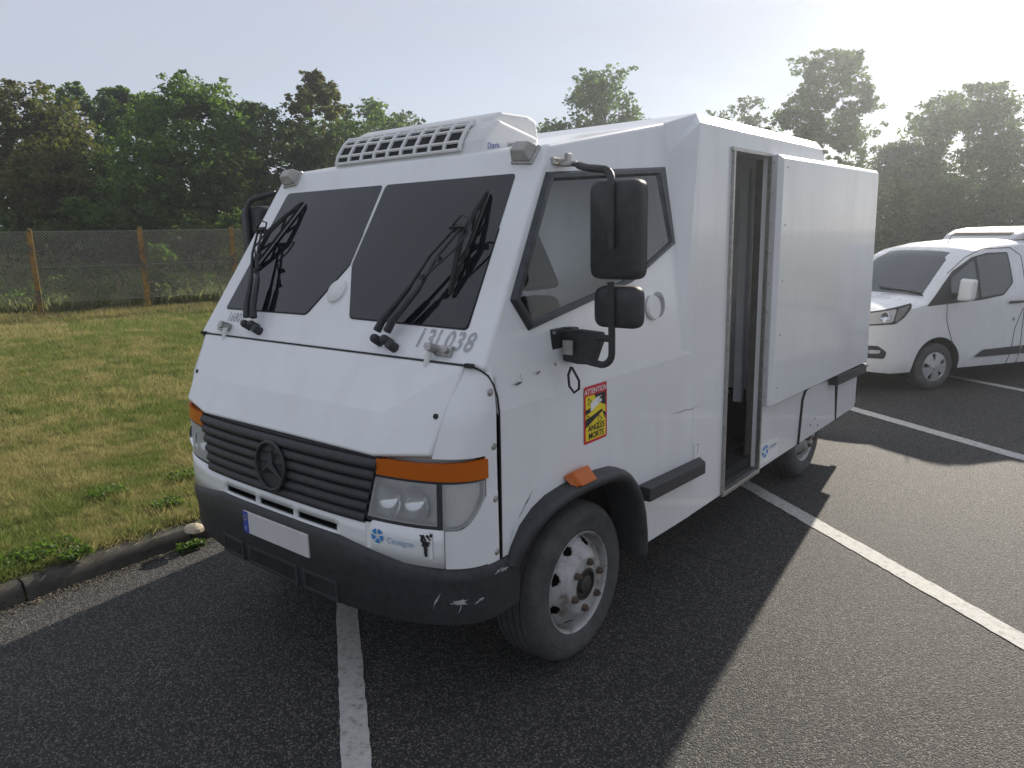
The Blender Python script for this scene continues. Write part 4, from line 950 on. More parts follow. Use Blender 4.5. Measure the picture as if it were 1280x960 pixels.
for i in range(NP0, NP1):
    t = i*STEP+.06*math.sin(i*2.3); z = fz(t); p = P1+FD*t; hw = .054; h = FH+.02*math.sin(i*3.1)
    R3 = Matrix.Rotation(math.atan2(FD.y, FD.x), 3, 'Z'); b = MB()
    lo_ = [R3@Vector((x, y_, 0))+Vector((p.x, p.y, z-.15)) for x, y_ in ((-hw, -.055), (hw, -.055), (hw, .055), (-hw, .055))]
    mi_ = [R3@Vector((x*.92, y_*.92, 0))+Vector((p.x, p.y, z+h-.05)) for x, y_ in ((-hw, -.055), (hw, -.055), (hw, .055), (-hw, .055))]
    b.hexa(lo_, mi_); b.hexa(mi_, [R3@Vector((x*.6, y_*.7, 0))+Vector((p.x+.012, p.y, z+h+random.uniform(-.01, .01))) for x, y_ in ((-hw, -.055), (hw, -.055), (hw, .055), (-hw, .055))])
    b.build('post', POSTM, fence, bevel=.006)
vs = []; fs = []; pitch = .068; a0, a1_ = NP0*STEP-1.0, (NP1-1)*STEP; zb_, zt_ = .30, FH-.06
def wire_v(t, zz, k):
    p = P1+FD*t+FN*.11; bw = .012*math.sin(t*1.7+zz*3); return np.array([p.x+FN.x*bw, p.y+FN.y*bw, fz(t)+zz])
HH = zt_-zb_; nw = int((a1_-a0)/pitch); wr = .0028
for k in range(nw):
    t0 = a0+k*pitch
    for sg in (1, -1):
        pts = [(t0+sg*HH*q/3, zb_+HH*q/3) for q in range(4)]
        if not (a0 <= pts[-1][0] <= a1_): continue
        o = len(vs)
        for (t, zz) in pts:
            c = wire_v(t, zz, k); nrm = np.array([FN.x, FN.y, 0]); al = np.array([FD.x*.7*-sg, FD.y*.7*-sg, .7])
            vs += [c+nrm*wr*1.0, c+al*wr*.9-nrm*wr*.5, c-al*wr*.9-nrm*wr*.5]
        for q in range(3):
            for e in range(3): fs.append((o+q*3+e, o+q*3+(e+1) % 3, o+q*3+3+(e+1) % 3, o+q*3+3+e))
me = fastmesh('wire_mesh', np.array(vs), np.array(fs), WIRE); o = link('wire_mesh', me, fence); o['kind'] = 'stuff'
for zz in (zb_, (zb_+zt_)/2, zt_):
    b = MB(); b.tube([wire_v(t, zz, 0) for t in np.linspace(a0, a1_, 60)], .004, 4); b.build('straining_wire', WIRE, fence)

# ------------------------------------------------------------------ grass and weeds
CAMV = np.array(CAMP)
def visible(P, margin=60):
    d = P-CAMV; D = d@np.array(cf); u = 640+FPX*(d@np.array(r2))/np.maximum(D, .1); v = 480-FPX*(d@np.array(u2))/np.maximum(D, .1)
    return (D > .3) & (u > -margin) & (u < 1280+margin) & (v > -margin) & (v < 960+margin)
def blades(n, xr, yr, h, wd, zfn, lean=.6, keep=None):
    x = rng.uniform(*xr, n); y_ = rng.uniform(*yr, n)
    P = np.stack([x, y_, zfn(x, y_)], 1); k = visible(P, 220)
    if keep is not None: k &= keep(x, y_)
    P = P[k]; n = len(P); a = rng.uniform(0, 2*PI, n); b_ = rng.uniform(0, 2*PI, n)
    hh = rng.uniform(h*.45, h*1.25, n); ww = wd*rng.uniform(.6, 1.3, n)
    side = np.stack([np.cos(a), np.sin(a), 0*a], 1); ln = np.stack([np.cos(b_), np.sin(b_), 0*a], 1)*(hh*rng.uniform(0, lean, n))[:, None]
    tip = P+ln+np.stack([0*a, 0*a, hh], 1)
    V = np.stack([P-side*ww[:, None]/2-np.array([0, 0, .01]), P+side*ww[:, None]/2-np.array([0, 0, .01]), tip], 1).reshape(-1, 3)
    return V
hide = lambda x, y_: ~((x > -6) & (y_ > 1.2+(x+1.9)*-.55))          # behind the van
parts = [blades(380000, (-5.5, -2.0), (-2.5, 3.2), .042, .0055, lawn_z, 1.3, hide),
         blades(260000, (-11, -5.0), (-2.5, 7), .055, .010, lawn_z, 1.2, hide),
         blades(160000, (-19, -10), (-2, 12), .08, .018, lawn_z, 1.1)]
def clumps(nc, nb, xr, yr, h, wd, spread):
    x = rng.uniform(*xr, nc); y_ = rng.uniform(*yr, nc); P = np.stack([x, y_, lawn_z(x, y_)], 1); P = P[visible(P, 220) & hide(P[:, 0], P[:, 1])]; n = len(P)*nb
    r_ = rng.exponential(spread, n); t = rng.uniform(0, 2*PI, n); dx, dy = r_*np.cos(t), r_*np.sin(t); B = np.repeat(P, nb, 0)+np.stack([dx, dy, 0*dx], 1)
    sc = np.repeat(rng.uniform(.5, 1.3, len(P)), nb); hh = h*sc*rng.uniform(.5, 1.1, n); a = rng.uniform(0, 2*PI, n)
    side = np.stack([np.cos(a), np.sin(a), 0*a], 1)*(wd*rng.uniform(.6, 1.3, n))[:, None]/2; o_ = np.stack([dx, dy, 0*dx], 1)*(.5+hh/np.maximum(r_, .01)*.35)[:, None]
    return np.stack([B-side, B+side, B+o_+np.stack([0*a, 0*a, hh], 1)], 1).reshape(-1, 3)
parts += [clumps(2600, 40, (-5.5, -2.02), (-2.5, 3.2), .075, .006, .035), clumps(2600, 36, (-12, -5), (-2.5, 8), .10, .011, .06), clumps(500, 60, (-2.12, -1.98), (-3, 3), .06, .006, .03)]
V = np.concatenate(parts); tag(link('lawn_grass', fastmesh('lawn_grass', V, np.arange(len(V)).reshape(-1, 3), BLADE)), 'short sun-dried patchy lawn grass beside the kerb', 'grass', kind='stuff')
def leafmat(name, c1, c2, trans=.4, dry=None):
    m, nt, b = newmat(name); ge = nt.nodes.new('ShaderNodeNewGeometry')
    r = ramp(nt, ge.outputs['Random Per Island'], [(0, c1), (.8, c2), (1, dry or c2)])
    n = noise(nt, .8, 3, ge.outputs['Position']); k = ramp(nt, n.outputs[0], [(.3, (.75, .75, .75)), (.7, (1.2, 1.2, 1.15))])
    x = nt.nodes.new('ShaderNodeMix'); x.data_type = 'RGBA'; x.blend_type = 'MULTIPLY'; x.inputs[0].default_value = 1
    nt.links.new(r.outputs[0], x.inputs[6]); nt.links.new(k.outputs[0], x.inputs[7]); c = x.outputs[2]
    nt.links.new(c, b.inputs['Base Color']); b.inputs['Roughness'].default_value = .6; b.inputs['Specular IOR Level'].default_value = .3
    t = nt.nodes.new('ShaderNodeBsdfTranslucent'); g2 = nt.nodes.new('ShaderNodeMix'); g2.data_type = 'RGBA'; g2.blend_type = 'MULTIPLY'; g2.inputs[0].default_value = 1; g2.inputs[7].default_value = (1.3, 1.5, .7, 1)
    nt.links.new(c, g2.inputs[6]); nt.links.new(g2.outputs[2], t.inputs[0])
    mx = nt.nodes.new('ShaderNodeMixShader'); mx.inputs[0].default_value = trans; nt.links.new(b.outputs[0], mx.inputs[1]); nt.links.new(t.outputs[0], mx.inputs[2]); nt.links.new(mx.outputs[0], nt.nodes['Material Output'].inputs[0])
    return m
WEEDM = leafmat('tall_weed', (.15, .165, .095), (.30, .28, .19), .55, (.40, .33, .22))
WEEDG = leafmat('green_weed', (.06, .11, .025), (.12, .18, .045), .45)
L_OLIVE = leafmat('olive_brown_leaf', (.058, .072, .024), (.125, .120, .042), .5, (.17, .13, .05))
L_MID = leafmat('mid_green_leaf', (.050, .090, .026), (.105, .150, .045), .55)
L_BRIGHT = leafmat('bright_green_leaf', (.058, .110, .026), (.125, .185, .045), .58)
L_DARK = leafmat('dark_green_leaf', (.042, .072, .025), (.085, .120, .04), .52, (.075, .07, .025))
L_PALE = leafmat('pale_green_leaf', (.05, .075, .03), (.10, .125, .05), .45)
BARK = simple('bark', (.075, .062, .05), .9, 0, .4, 12, .4)
# tall weeds beyond the fence
def fence_strip(n, t0, t1, w0, w1):
    t = rng.uniform(t0, t1, n); w_ = rng.uniform(w0, w1, n); return P1.x+FD.x*t+FN.x*w_, P1.y+FD.y*t+FN.y*w_, w_
def weeds(n, t0, t1, w0, w1, h, wd, lean, zadd=0):
    x, y_, w_ = fence_strip(n, t0, t1, w0, w1); P = np.stack([x, y_, lawn_z(x, y_)], 1); P = P[visible(P)]; n = len(P)
    a = rng.uniform(0, 2*PI, n); b_ = rng.uniform(0, 2*PI, n); wq = (P[:, 0]-P1.x)*FN.x+(P[:, 1]-P1.y)*FN.y; hh = h*rng.uniform(.55, 1.1, n)*(.24+.125*np.clip(wq, 0, 7))*(.85+.3*np.sin(P[:, 0]*1.3+P[:, 1])*np.cos(P[:, 0]*.5)); ww = wd*rng.uniform(.6, 1.3, n)
    side = np.stack([np.cos(a), np.sin(a), 0*a], 1)*ww[:, None]/2; ln = np.stack([np.cos(b_), np.sin(b_), 0*a], 1)*(hh*rng.uniform(0, lean, n))[:, None]
    up = np.stack([0*a, 0*a, hh], 1)
    V = np.stack([P-side*.6, P+side*.6, P+ln*.35+up*.6+side, P+ln+up], 1).reshape(-1, 3); q = np.arange(n)[:, None]*4
    return V, np.concatenate([q+np.array([[0, 1, 2]]), q+np.array([[0, 2, 3]])])
STRAW = leafmat('dry_straw', (.22, .17, .09), (.38, .31, .18), .4, (.16, .17, .06))
x, y_, w_ = fence_strip(42000, -4, 14, -1.5, .6); P = np.stack([x, y_, lawn_z(x, y_)], 1); P = P[visible(P) & (np.sin(P[:, 0]*2.1)+np.sin(P[:, 1]*3.3+P[:, 0])+rng.normal(0, .8, len(P)) > -.3)]; n = len(P)
a = rng.uniform(0, 2*PI, n); hh = rng.uniform(.05, .16, n); side = np.stack([np.cos(a), np.sin(a), 0*a], 1)*.011; b2 = rng.uniform(0, 2*PI, n)
tip = P+np.stack([np.cos(b2)*hh*.6, np.sin(b2)*hh*.6, hh], 1); V = np.stack([P-side, P+side, tip], 1).reshape(-1, 3)
tag(link('dry_grass', fastmesh('dry_grass', V, np.arange(len(V)).reshape(-1, 3), STRAW)), 'straw coloured dry grass along the foot of the fence posts', 'grass', kind='stuff')
V, Fw = weeds(90000, -4, 26, .3, 7.0, 1.5, .020, .45)
# leaf tufts on the weed stalks
x, y_, w_ = fence_strip(1500, -4, 26, .4, 6); z0 = lawn_z(x, y_); Ps = np.stack([x, y_, z0], 1); Ps = Ps[visible(Ps)]
nl = 34; wq = (Ps[:, 0]-P1.x)*FN.x+(Ps[:, 1]-P1.y)*FN.y; h = rng.uniform(.6, 1.2, len(Ps))*(.5+.16*wq); tt = rng.uniform(.1, 1, (len(Ps), nl)); C = Ps[:, None]+np.stack([rng.normal(0, .07, tt.shape), rng.normal(0, .07, tt.shape), tt*h[:, None]], -1)
def leafquads(C, size, flat=.5):
    C = C.reshape(-1, 3); n = len(C); d = rng.normal(0, 1, (n, 3)); d[:, 2] *= flat; d /= np.linalg.norm(d, axis=1)[:, None]
    e = rng.normal(0, 1, (n, 3)); e -= (e*d).sum(1)[:, None]*d; e /= np.linalg.norm(e, axis=1)[:, None]
    s_ = (np.broadcast_to(size, n)*rng.uniform(.6, 1.35, n))[:, None]
    nrm = np.cross(d, e); V = np.stack([C-d*s_*.5, C+e*s_*.30+nrm*s_*.06, C+d*s_*.55, C-e*s_*.30+nrm*s_*.06], 1).reshape(-1, 3)
    return V, np.arange(n*4).reshape(-1, 4)
tag(link('tall_weeds', fastmesh('tall_weeds', V, Fw, WEEDM)), 'tall dry weeds growing thick behind the chain link fence', 'weeds', kind='stuff')
V, Fq = leafquads(C, .085); tag(link('leafy_weeds', fastmesh('leafy_weeds', V, Fq, WEEDG)), 'green leafy weed stalks standing among dry weeds behind the fence', 'weeds', kind='stuff')

# ------------------------------------------------------------------ trees
def limb(mb, p, d, L_, r, depth, rnd_):
    pts = [p]; q = Vector(p); dd = Vector(d)
    for i in range(4):
        dd = (dd+Vector((rnd_.uniform(-.16, .16), rnd_.uniform(-.16, .16), .06))).normalized(); q = q+dd*L_/4; pts.append(q.copy())
    mb.tube(pts, [r*(1-.55*i/4) for i in range(5)], 6 if depth else 8, cap=False)
    if depth < 2:
        for k in range(4 if depth == 0 else 3):
            t = rnd_.uniform(.45, 1); b0 = pts[min(3, int(t*4))]; a = rnd_.uniform(0, 2*PI); e = (dd*.55+Vector((math.cos(a), math.sin(a), rnd_.uniform(0, .5)))).normalized()
            limb(mb, b0, e, L_*rnd_.uniform(.38, .58), r*.42, depth+1, rnd_)
def tree(name, label, base, H, Wd, mat, seed, trunk_h=.22, leaf=.15, nleaf=9000, ncl=90, shape=1.0, cat='tree', group=None, squash=1.0, spiky=0):
    """crown fills an uneven egg between trunk_h*H and H, Wd wide"""
    global rng
    rng = np.random.default_rng(seed); rnd_ = random.Random(seed)
    t = thing(name, label, cat, base, rnd_.uniform(0, 6.28), group, world_coords=False)
    b = MB(); limb(b, Vector((0, 0, -.2)), Vector((0, 0, 1)), H*.50, max(.06, H*.022), 0, rnd_); b.build('trunk', BARK, t, smooth=True)
    z0 = trunk_h*H; ch = H-z0
    # cluster centres: boughs on an uneven outline, plus some inside
    u = rng.uniform(0, 1, ncl); a = rng.uniform(0, 2*PI, ncl)
    prof_ = np.sqrt(np.clip(1-((u-.40)/.64)**2, 0, 1))*np.where(u < .3, .8+.67*u, 1)
    lob = 1+.14*np.sin(a*2+seed)+.10*np.sin(a*5+seed*2+u*7)
    rr = Wd/2*prof_*lob*np.sqrt(rng.uniform(.12, 1, ncl))*.90
    C = np.stack([rr*np.cos(a), rr*np.sin(a)*squash, z0+ch*(.03+.90*u)], 1)
    cr_ = rng.uniform(.55, 1.3, ncl)*Wd*.115
    C[:, 2] += rng.normal(0, .03*ch, ncl)
    if spiky:
        top = u > .45; C[top, 2] += rng.uniform(0, .07*ch, top.sum()); cr_[top] *= .72
    # finer sprays on the rim of every bough, so the outline is leafy
    nsub = 7; sub = np.repeat(C, nsub, 0)+rng.normal(0, .62, (ncl*nsub, 3))*np.repeat(cr_, nsub)[:, None]; scr = np.repeat(cr_, nsub)*rng.uniform(.22, .5, ncl*nsub)
    Cb = np.concatenate([C, sub]); rb = np.concatenate([cr_, scr]); wgt = np.concatenate([np.full(ncl, .38/ncl), np.full(ncl*nsub, .62/(ncl*nsub))])
    k = rng.choice(len(Cb), nleaf, p=wgt/wgt.sum()); d = rng.normal(0, 1, (nleaf, 3)); d /= np.linalg.norm(d, axis=1)[:, None]; d *= (rng.uniform(0, 1, nleaf)**.5)[:, None]
    P = Cb[k]+d*rb[k][:, None]*np.array([1.1, 1.1, .85]); P = P[P[:, 2] > .2]
    P[:, 2] = np.where(P[:, 2] > H, H-(P[:, 2]-H)*.5, P[:, 2])
    V, Fq = leafquads(P, leaf, .6); o = link('crown', fastmesh('crown', V, Fq, mat), t)
    return t
def at(px, py, depth): return ray(px, py, depth)
def tr(name, label, px, pytop, depth, wpx, mat, seed, gz=.55, **kw):
    top = ray(px, pytop, depth); H = top.z-gz; return tree(name, label, (top.x, top.y, gz), H, wpx/FPX*depth*1.0, mat, seed, **kw)
GL = 'trees behind the fence'; GR = 'trees beyond the car park'
tr('tree', 'olive brown domed tree at the far left behind the fence', 18, 108, 23, 190, L_OLIVE, 1, group=GL, nleaf=27115, trunk_h=.10, leaf=0.136)
tr('tree', 'low dark rounded olive tree bulging towards the fence at the left', 52, 180, 21.5, 150, L_OLIVE, 2, group=GL, nleaf=22185, trunk_h=.04, leaf=0.120)
tr('tree', 'mid green poplar with feathery top behind the domed olive tree', 105, 110, 30, 160, L_MID, 3, group=GL, nleaf=22185, trunk_h=.05, leaf=0.160, spiky=1)
tr('tree', 'mid green feathery tree standing left behind the bright maple', 160, 114, 29, 150, L_MID, 13, group=GL, nleaf=22185, trunk_h=.05, leaf=0.160, spiky=1)
tr('tree', 'bright green maple, the broadest tree behind the fence', 222, 97, 23.5, 190, L_BRIGHT, 4, group=GL, nleaf=36975, ncl=130, trunk_h=.08, leaf=0.136)
tr('tree', 'dark green bushy tree low in front of the bright maple', 175, 208, 21, 150, L_MID, 5, group=GL, nleaf=19720, trunk_h=.03, leaf=0.112)
tr('tree', 'dark brownish tree between the bright maple and the narrow olive tree', 335, 130, 25, 190, L_DARK, 6, group=GL, nleaf=27115, trunk_h=.05, leaf=0.136)
tr('tree', 'tall narrow olive tree rising above the van windscreen', 394, 90, 26, 112, L_OLIVE, 7, group=GL, nleaf=22185, trunk_h=.08, leaf=0.136, spiky=1)
tr('tree', 'dark bushy tree filling the gap left of the van windscreen', 285, 190, 22, 130, L_DARK, 8, group=GL, nleaf=19720, trunk_h=.03, leaf=0.120)
tr('tree', 'far green tree behind the left end of the cooling unit', 450, 130, 34, 170, L_MID, 9, group=GL, nleaf=19720, trunk_h=.05, leaf=0.176, spiky=1)
tr('tree', 'far pale green tree just left of the cooling unit top', 505, 137, 36, 130, L_PALE, 10, group=GL, nleaf=14790, trunk_h=.05, leaf=0.160)
tr('tree', 'dark green tree behind the left windscreen edge', 415, 150, 25, 150, L_DARK, 14, group=GL, nleaf=19720, trunk_h=.04, leaf=0.128)
tr('tree', 'dark green tree filling the gap beside the low domed olive tree', 110, 190, 24, 130, L_DARK, 15, group=GL, nleaf=19720, trunk_h=.04, leaf=0.128)
tr('tree', 'solitary rounded tree above the cab roof', 750, 90, 34, 150, L_MID, 16, group=GR, nleaf=22185, trunk_h=.12, leaf=0.176)
tr('tree', 'small far tree seen above the van body roof', 925, 124, 38, 105, L_PALE, 17, group=GR, nleaf=14790, trunk_h=.12, leaf=0.176)
tr('tree', 'tallest tree rising above the rear of the van', 1040, 66, 30, 160, L_MID, 18, group=GR, nleaf=34510, ncl=120, trunk_h=.10, leaf=0.152, gz=.4, spiky=1)
tr('tree', 'broad tree with ragged top behind the parked van', 1205, 112, 28, 205, L_MID, 19, group=GR, nleaf=36975, ncl=130, trunk_h=.06, leaf=0.144, gz=.4, spiky=1)
tr('tree', 'dense tree at the right edge behind the parked van', 1305, 150, 27, 130, L_DARK, 20, group=GR, nleaf=22185, trunk_h=.05, leaf=0.136, gz=.4)
tr('tree', 'lower bushy tree between the tallest tree and the ragged one', 1135, 178, 29, 130, L_DARK, 21, group=GR, nleaf=19720, trunk_h=.04, leaf=0.144, gz=.4)
GS = 'bushes behind the parked van'
tr('bush', 'dull green bush just right of the armoured van', 1110, 222, 21, 90, L_PALE, 22, group=GS, nleaf=12325, trunk_h=.0, leaf=0.096, gz=.3, cat='bush')
tr('bush', 'dull green bush above the windscreen of the parked van', 1175, 228, 22, 110, L_DARK, 23, group=GS, nleaf=14790, trunk_h=.0, leaf=0.104, gz=.3, cat='bush')
tr('bush', 'dull green bush behind the roof unit of the parked van', 1260, 220, 22, 120, L_DARK, 24, group=GS, nleaf=14790, trunk_h=.0, leaf=0.104, gz=.3, cat='bush')
GB = 'shrubs along the back of the fence'
for i, (px, py, d, wp, mt, lb) in enumerate(((20, 262, 19, 110, L_DARK, 'low dark shrub at the left end behind the fence'), (95, 245, 19.5, 90, L_MID, 'low green shrub behind the fence right of the first post'), (235, 262, 20, 100, L_DARK, 'low dark shrub behind the fence right of the second post'), (200, 305, 17.8, 46, WEEDG, 'small pale green bush at the fence by the second post'), (300, 258, 20, 90, L_MID, 'low green shrub behind the fence near the van mirror'), (160, 255, 20, 90, L_DARK, 'low dark shrub behind the fence under the bright maple'))):
    tr('shrub', lb, px, py, d, wp, mt, 40+i, gz=.45, group=GB, nleaf=3500, ncl=40, trunk_h=.0, leaf=.12, cat='shrub')
# tufts of broad-leaved weeds along the kerb and in the lawn
GT = 'weed tufts by the kerb'
def on_ground(px, py, z=0): 
    r_ = ray(px, py, 1)-Vector(CAMP); t = (z-CAMP[2])/r_.z; return Vector(CAMP)+r_*t
tl = [(232, 597, .13, .16, 'weed tuft on the lawn beside the bumper corner'), (210, 633, .13, .11, 'weed tuft on the lawn edge near the pale stone'), (240, 687, .0, .10, 'weed tuft in the gutter below the pale stone'), (85, 730, .0, .12, 'weed tuft in the gutter at the middle of the kerb'), (20, 752, .0, .09, 'weed tuft in the gutter at the left edge'), (60, 690, .13, .2, 'broad weed tuft on the lawn edge at the lower left'), (20, 705, .13, .18, 'weed tuft on the lawn at the left edge above the kerb'), (95, 697, .13, .10, 'small weed tuft on top of the kerb'), (135, 618, .14, .14, 'weed tuft in the middle of the near lawn')]
for i, (px, py, z, r_, lb) in enumerate(tl):
    rng = np.random.default_rng(70+i); p = on_ground(px, py, z); n = 260
    C = np.clip(rng.normal(0, 1, (n, 3)), -1.3, 1.3)*np.array([r_*.45, r_*.6, .012])+np.array([0, 0, .03]); C[:, 2] = np.abs(C[:, 2])
    C[:, 0] = np.clip(C[:, 0], -r_, .03 if z == 0 else r_)
    V, Fq = leafquads(C, .030, .4); o = link('weed_tuft', fastmesh('weed_tuft', V, Fq, WEEDG)); o.location = p; tag(o, 'leafy green '+lb, 'weed', GT)
b = MB(); random.seed(4); p = on_ground(243, 661, .13)
b.lathe([(.0001, .035), (.03, .03), (.055, .012), (.058, -.01)], (0, 0, 0), (0, 0, 1), 9); b.v = [(x*1.3+random.uniform(-.006, .006), y_+random.uniform(-.006, .006), z) for x, y_, z in b.v]
o = b.build('stone', simple('pale_stone', (.42, .36, .26), .9, 0, .2, 20, .3), smooth=True); o.location = p; tag(o, 'pale flat stone lying on the kerb beside the bumper', 'stone')

# ------------------------------------------------------------------ parked van
VA = rad(-34); VO = (-.03, 7.76, 0)
TV = thing('parked_van', 'white delivery van with black side strip and roof unit parked beyond the armoured van', 'van', VO, VA, world_coords=False)
VL, VW = 4.4, .905
def vtop(s):
    P = [(-.16, .80), (-.12, .93), (-.02, .985), (.2, 1.04), (.62, 1.125), (.78, 1.165), (1.0, 1.36), (1.3, 1.615), (1.5, 1.72), (1.8, 1.775), (2.3, 1.80), (4.0, 1.79), (4.25, 1.74), (4.35, 1.6), (4.4, 1.3)]
    return float(np.interp(s, [p[0] for p in P], [p[1] for p in P]))
def vhalf(s, z):
    e = max(0, min(1, (s+.16)/.75)); front = (1-(1-e)**2.6)**.45; w_ = VW*(.52+.48*front)
    if s > 4.1: w_ *= 1-.08*((s-4.1)/.3)**2
    belt = 1.06
    if z > belt: w_ *= 1-.19*((z-belt)/.72)**1.5
    if z < .45: w_ *= 1-.06*((.45-z)/.25)**2
    return w_
NS = 72; ss_ = np.concatenate([np.linspace(-.16, 1.9, 66), np.linspace(1.95, 4.4, 62)]); NT = 40
vs = []; fs = []
for s in ss_:
    zt = vtop(s); zl = .25 if s > .25 else .25+.05*(1-(s+.16)/.41)
    zs = zt-.075
    for j in range(NT+1):
        t = j/NT
        if t < .62: z = zl+(zs-zl)*t/.62; x = vhalf(s, z)
        else:
            a = (t-.62)/.38; xm = vhalf(s, zs); x = xm*(1-a**1.35) if a < 1 else 0; z = zs+.075*math.sin(min(1, a*1.35)*PI/2)**.8
        vs.append((x, s, z))
K2 = NT+1; half = len(vs); allv = vs+[(-x, y_, z) for x, y_, z in vs]
for i in range(len(ss_)-1):
    for j in range(NT):
        q = (i*K2+j, i*K2+j+1, (i+1)*K2+j+1, (i+1)*K2+j); fs += [q, tuple(k+half for k in q[::-1])]
for i in (0, len(ss_)-1):
    fs.append(tuple(i*K2+j for j in range(K2))+tuple(half+i*K2+j for j in range(K2-1, -1, -1)))
WY0, WY1, WZ, WR = .90, 3.62, .285, .29
AR = .355
def adist(v): return min(math.hypot(v[1]-wy, v[2]-WZ-.02) for wy in (WY0, WY1))
keep = []; inner = set()
for f in fs:
    c_ = [sum(allv[i][k] for i in f)/len(f) for k in range(3)]
    if len(f) == 4 and abs(c_[0]) > .5 and c_[2] < .9 and adist(c_) < AR: inner.update(f)
    else: keep.append(f)
used = {i for f in keep for i in f}
for i in inner & used:
    v = allv[i]; wy = WY0 if abs(v[1]-WY0) < abs(v[1]-WY1) else WY1; dy, dz = v[1]-wy, v[2]-WZ-.02; d = math.hypot(dy, dz)
    if d > .05 and v[2] > .30: allv[i] = (v[0], wy+dy*AR/d, WZ+.02+dz*AR/d)
b = MB(); b.add(allv, keep)
vb = link('body', b.mesh('body', VANW, True, False, 28), TV)
for wy in (WY0, WY1):
    for sx in (1, -1):
        b = MB(); ts = np.linspace(-.12*PI, 1.12*PI, 30); ring = lambda x, r_: [(sx*x, wy+r_*math.cos(t), WZ+.02+r_*math.sin(t)) for t in ts]
        A_ = ring(.93, AR+.004); B_ = ring(.60, AR+.004); n = len(ts); b.add([(sx*(vhalf(p[1], p[2])+.002), p[1], p[2]) for p in A_]+B_, [(i, i+1, i+1+n, i+n) for i in range(n-1)]+[tuple(range(n, 2*n))])
        b.build('arch_liner', DARKIN, TV, smooth=True, angle=40)
b = MB(); b.box((0, 2.1, .36), (1.1, 4.2, .22)); b.box((0, 2.8, .75), (1.1, 3, .8)); b.box((0, 2.26, .33), (1.66, 1.9, .16)); b.build('underbody', DARKIN, TV)
def VS(y_, z, o=0.006, sx=1): return Vector((sx*(vhalf(y_, z)+o), y_, z))
def vpatch(pts, mat, name, par=TV, o=.006, sub=5, rr=.03, label=None):
    b = MB(); P = rnd(pts, rr, 3); tris = []
    bm = bmesh.new(); vv = [bm.verts.new((p[0], p[1], 0)) for p in P]; bm.faces.new(vv)
    bmesh.ops.triangulate(bm, faces=bm.faces); 
    for _ in range(3): bmesh.ops.subdivide_edges(bm, edges=[e for e in bm.edges if e.calc_length() > .12], cuts=1); bmesh.ops.triangulate(bm, faces=bm.faces)
    bm.verts.index_update(); b.add([VS(v.co.x, v.co.y, o) for v in bm.verts], [tuple(v.index for v in f.verts) for f in bm.faces]); bm.free()
    return b.build(name, mat, par, smooth=True)
vpatch([(.67, 1.045), (.92, 1.30), (1.08, 1.45), (1.42, 1.605), (1.66, 1.648), (1.99, 1.650), (2.02, 1.27), (1.86, 1.125), (1.52, 1.085)], BLACKP, 'window_surround', o=.004)
vpatch([(1.04, 1.10), (1.04, 1.36), (1.43, 1.578), (1.455, 1.11)], VGLASS, 'side_window', o=.008)
vpatch([(1.50, 1.115), (1.478, 1.595), (1.66, 1.625), (1.965, 1.625), (1.99, 1.28), (1.85, 1.15)], VGLASS, 'side_window', o=.008)
vpatch([(1.46, .375), (1.60, .463), (2.20, .475), (2.20, .372)], BLACKP, 'side_strip', o=.016, rr=.01)
vpatch([(2.23, .475), (4.0, .475), (4.0, .372), (2.23, .372)], BLACKP, 'side_strip', o=.016, rr=.01)
vpatch([(1.94, 1.018), (1.94, 1.050), (2.18, 1.050), (2.18, 1.018)], BLACKP, 'door_handle', o=.02, rr=.012)
b = MB(); b.lathe([(.0001, .006), (.022, .006), (.024, 0)], VS(2.06, .82, .0), (1, 0, 0), 12); b.build('door_lock', STEEL, TV)
def vseam(pts):
    b = MB(); P = []
    for (a, c), (d, e) in zip(pts, pts[1:]):
        for q in range(6): P.append(VS(a+(d-a)*q/6, c+(e-c)*q/6, .001))
    P.append(VS(*pts[-1], .001)); b.tube(P, .005, 4); return b.build('door_seam', RUBBER, TV)
vseam([(.98, 1.06), (1.0, .85), (1.08, .66), (1.12, .58)]); vseam([(2.22, .25), (2.22, 1.0), (2.20, 1.6), (2.05, 1.70), (1.6, 1.70), (1.3, 1.60), (1.0, 1.42)]); vseam([(2.05, .25), (2.10, .7), (2.20, .95)])
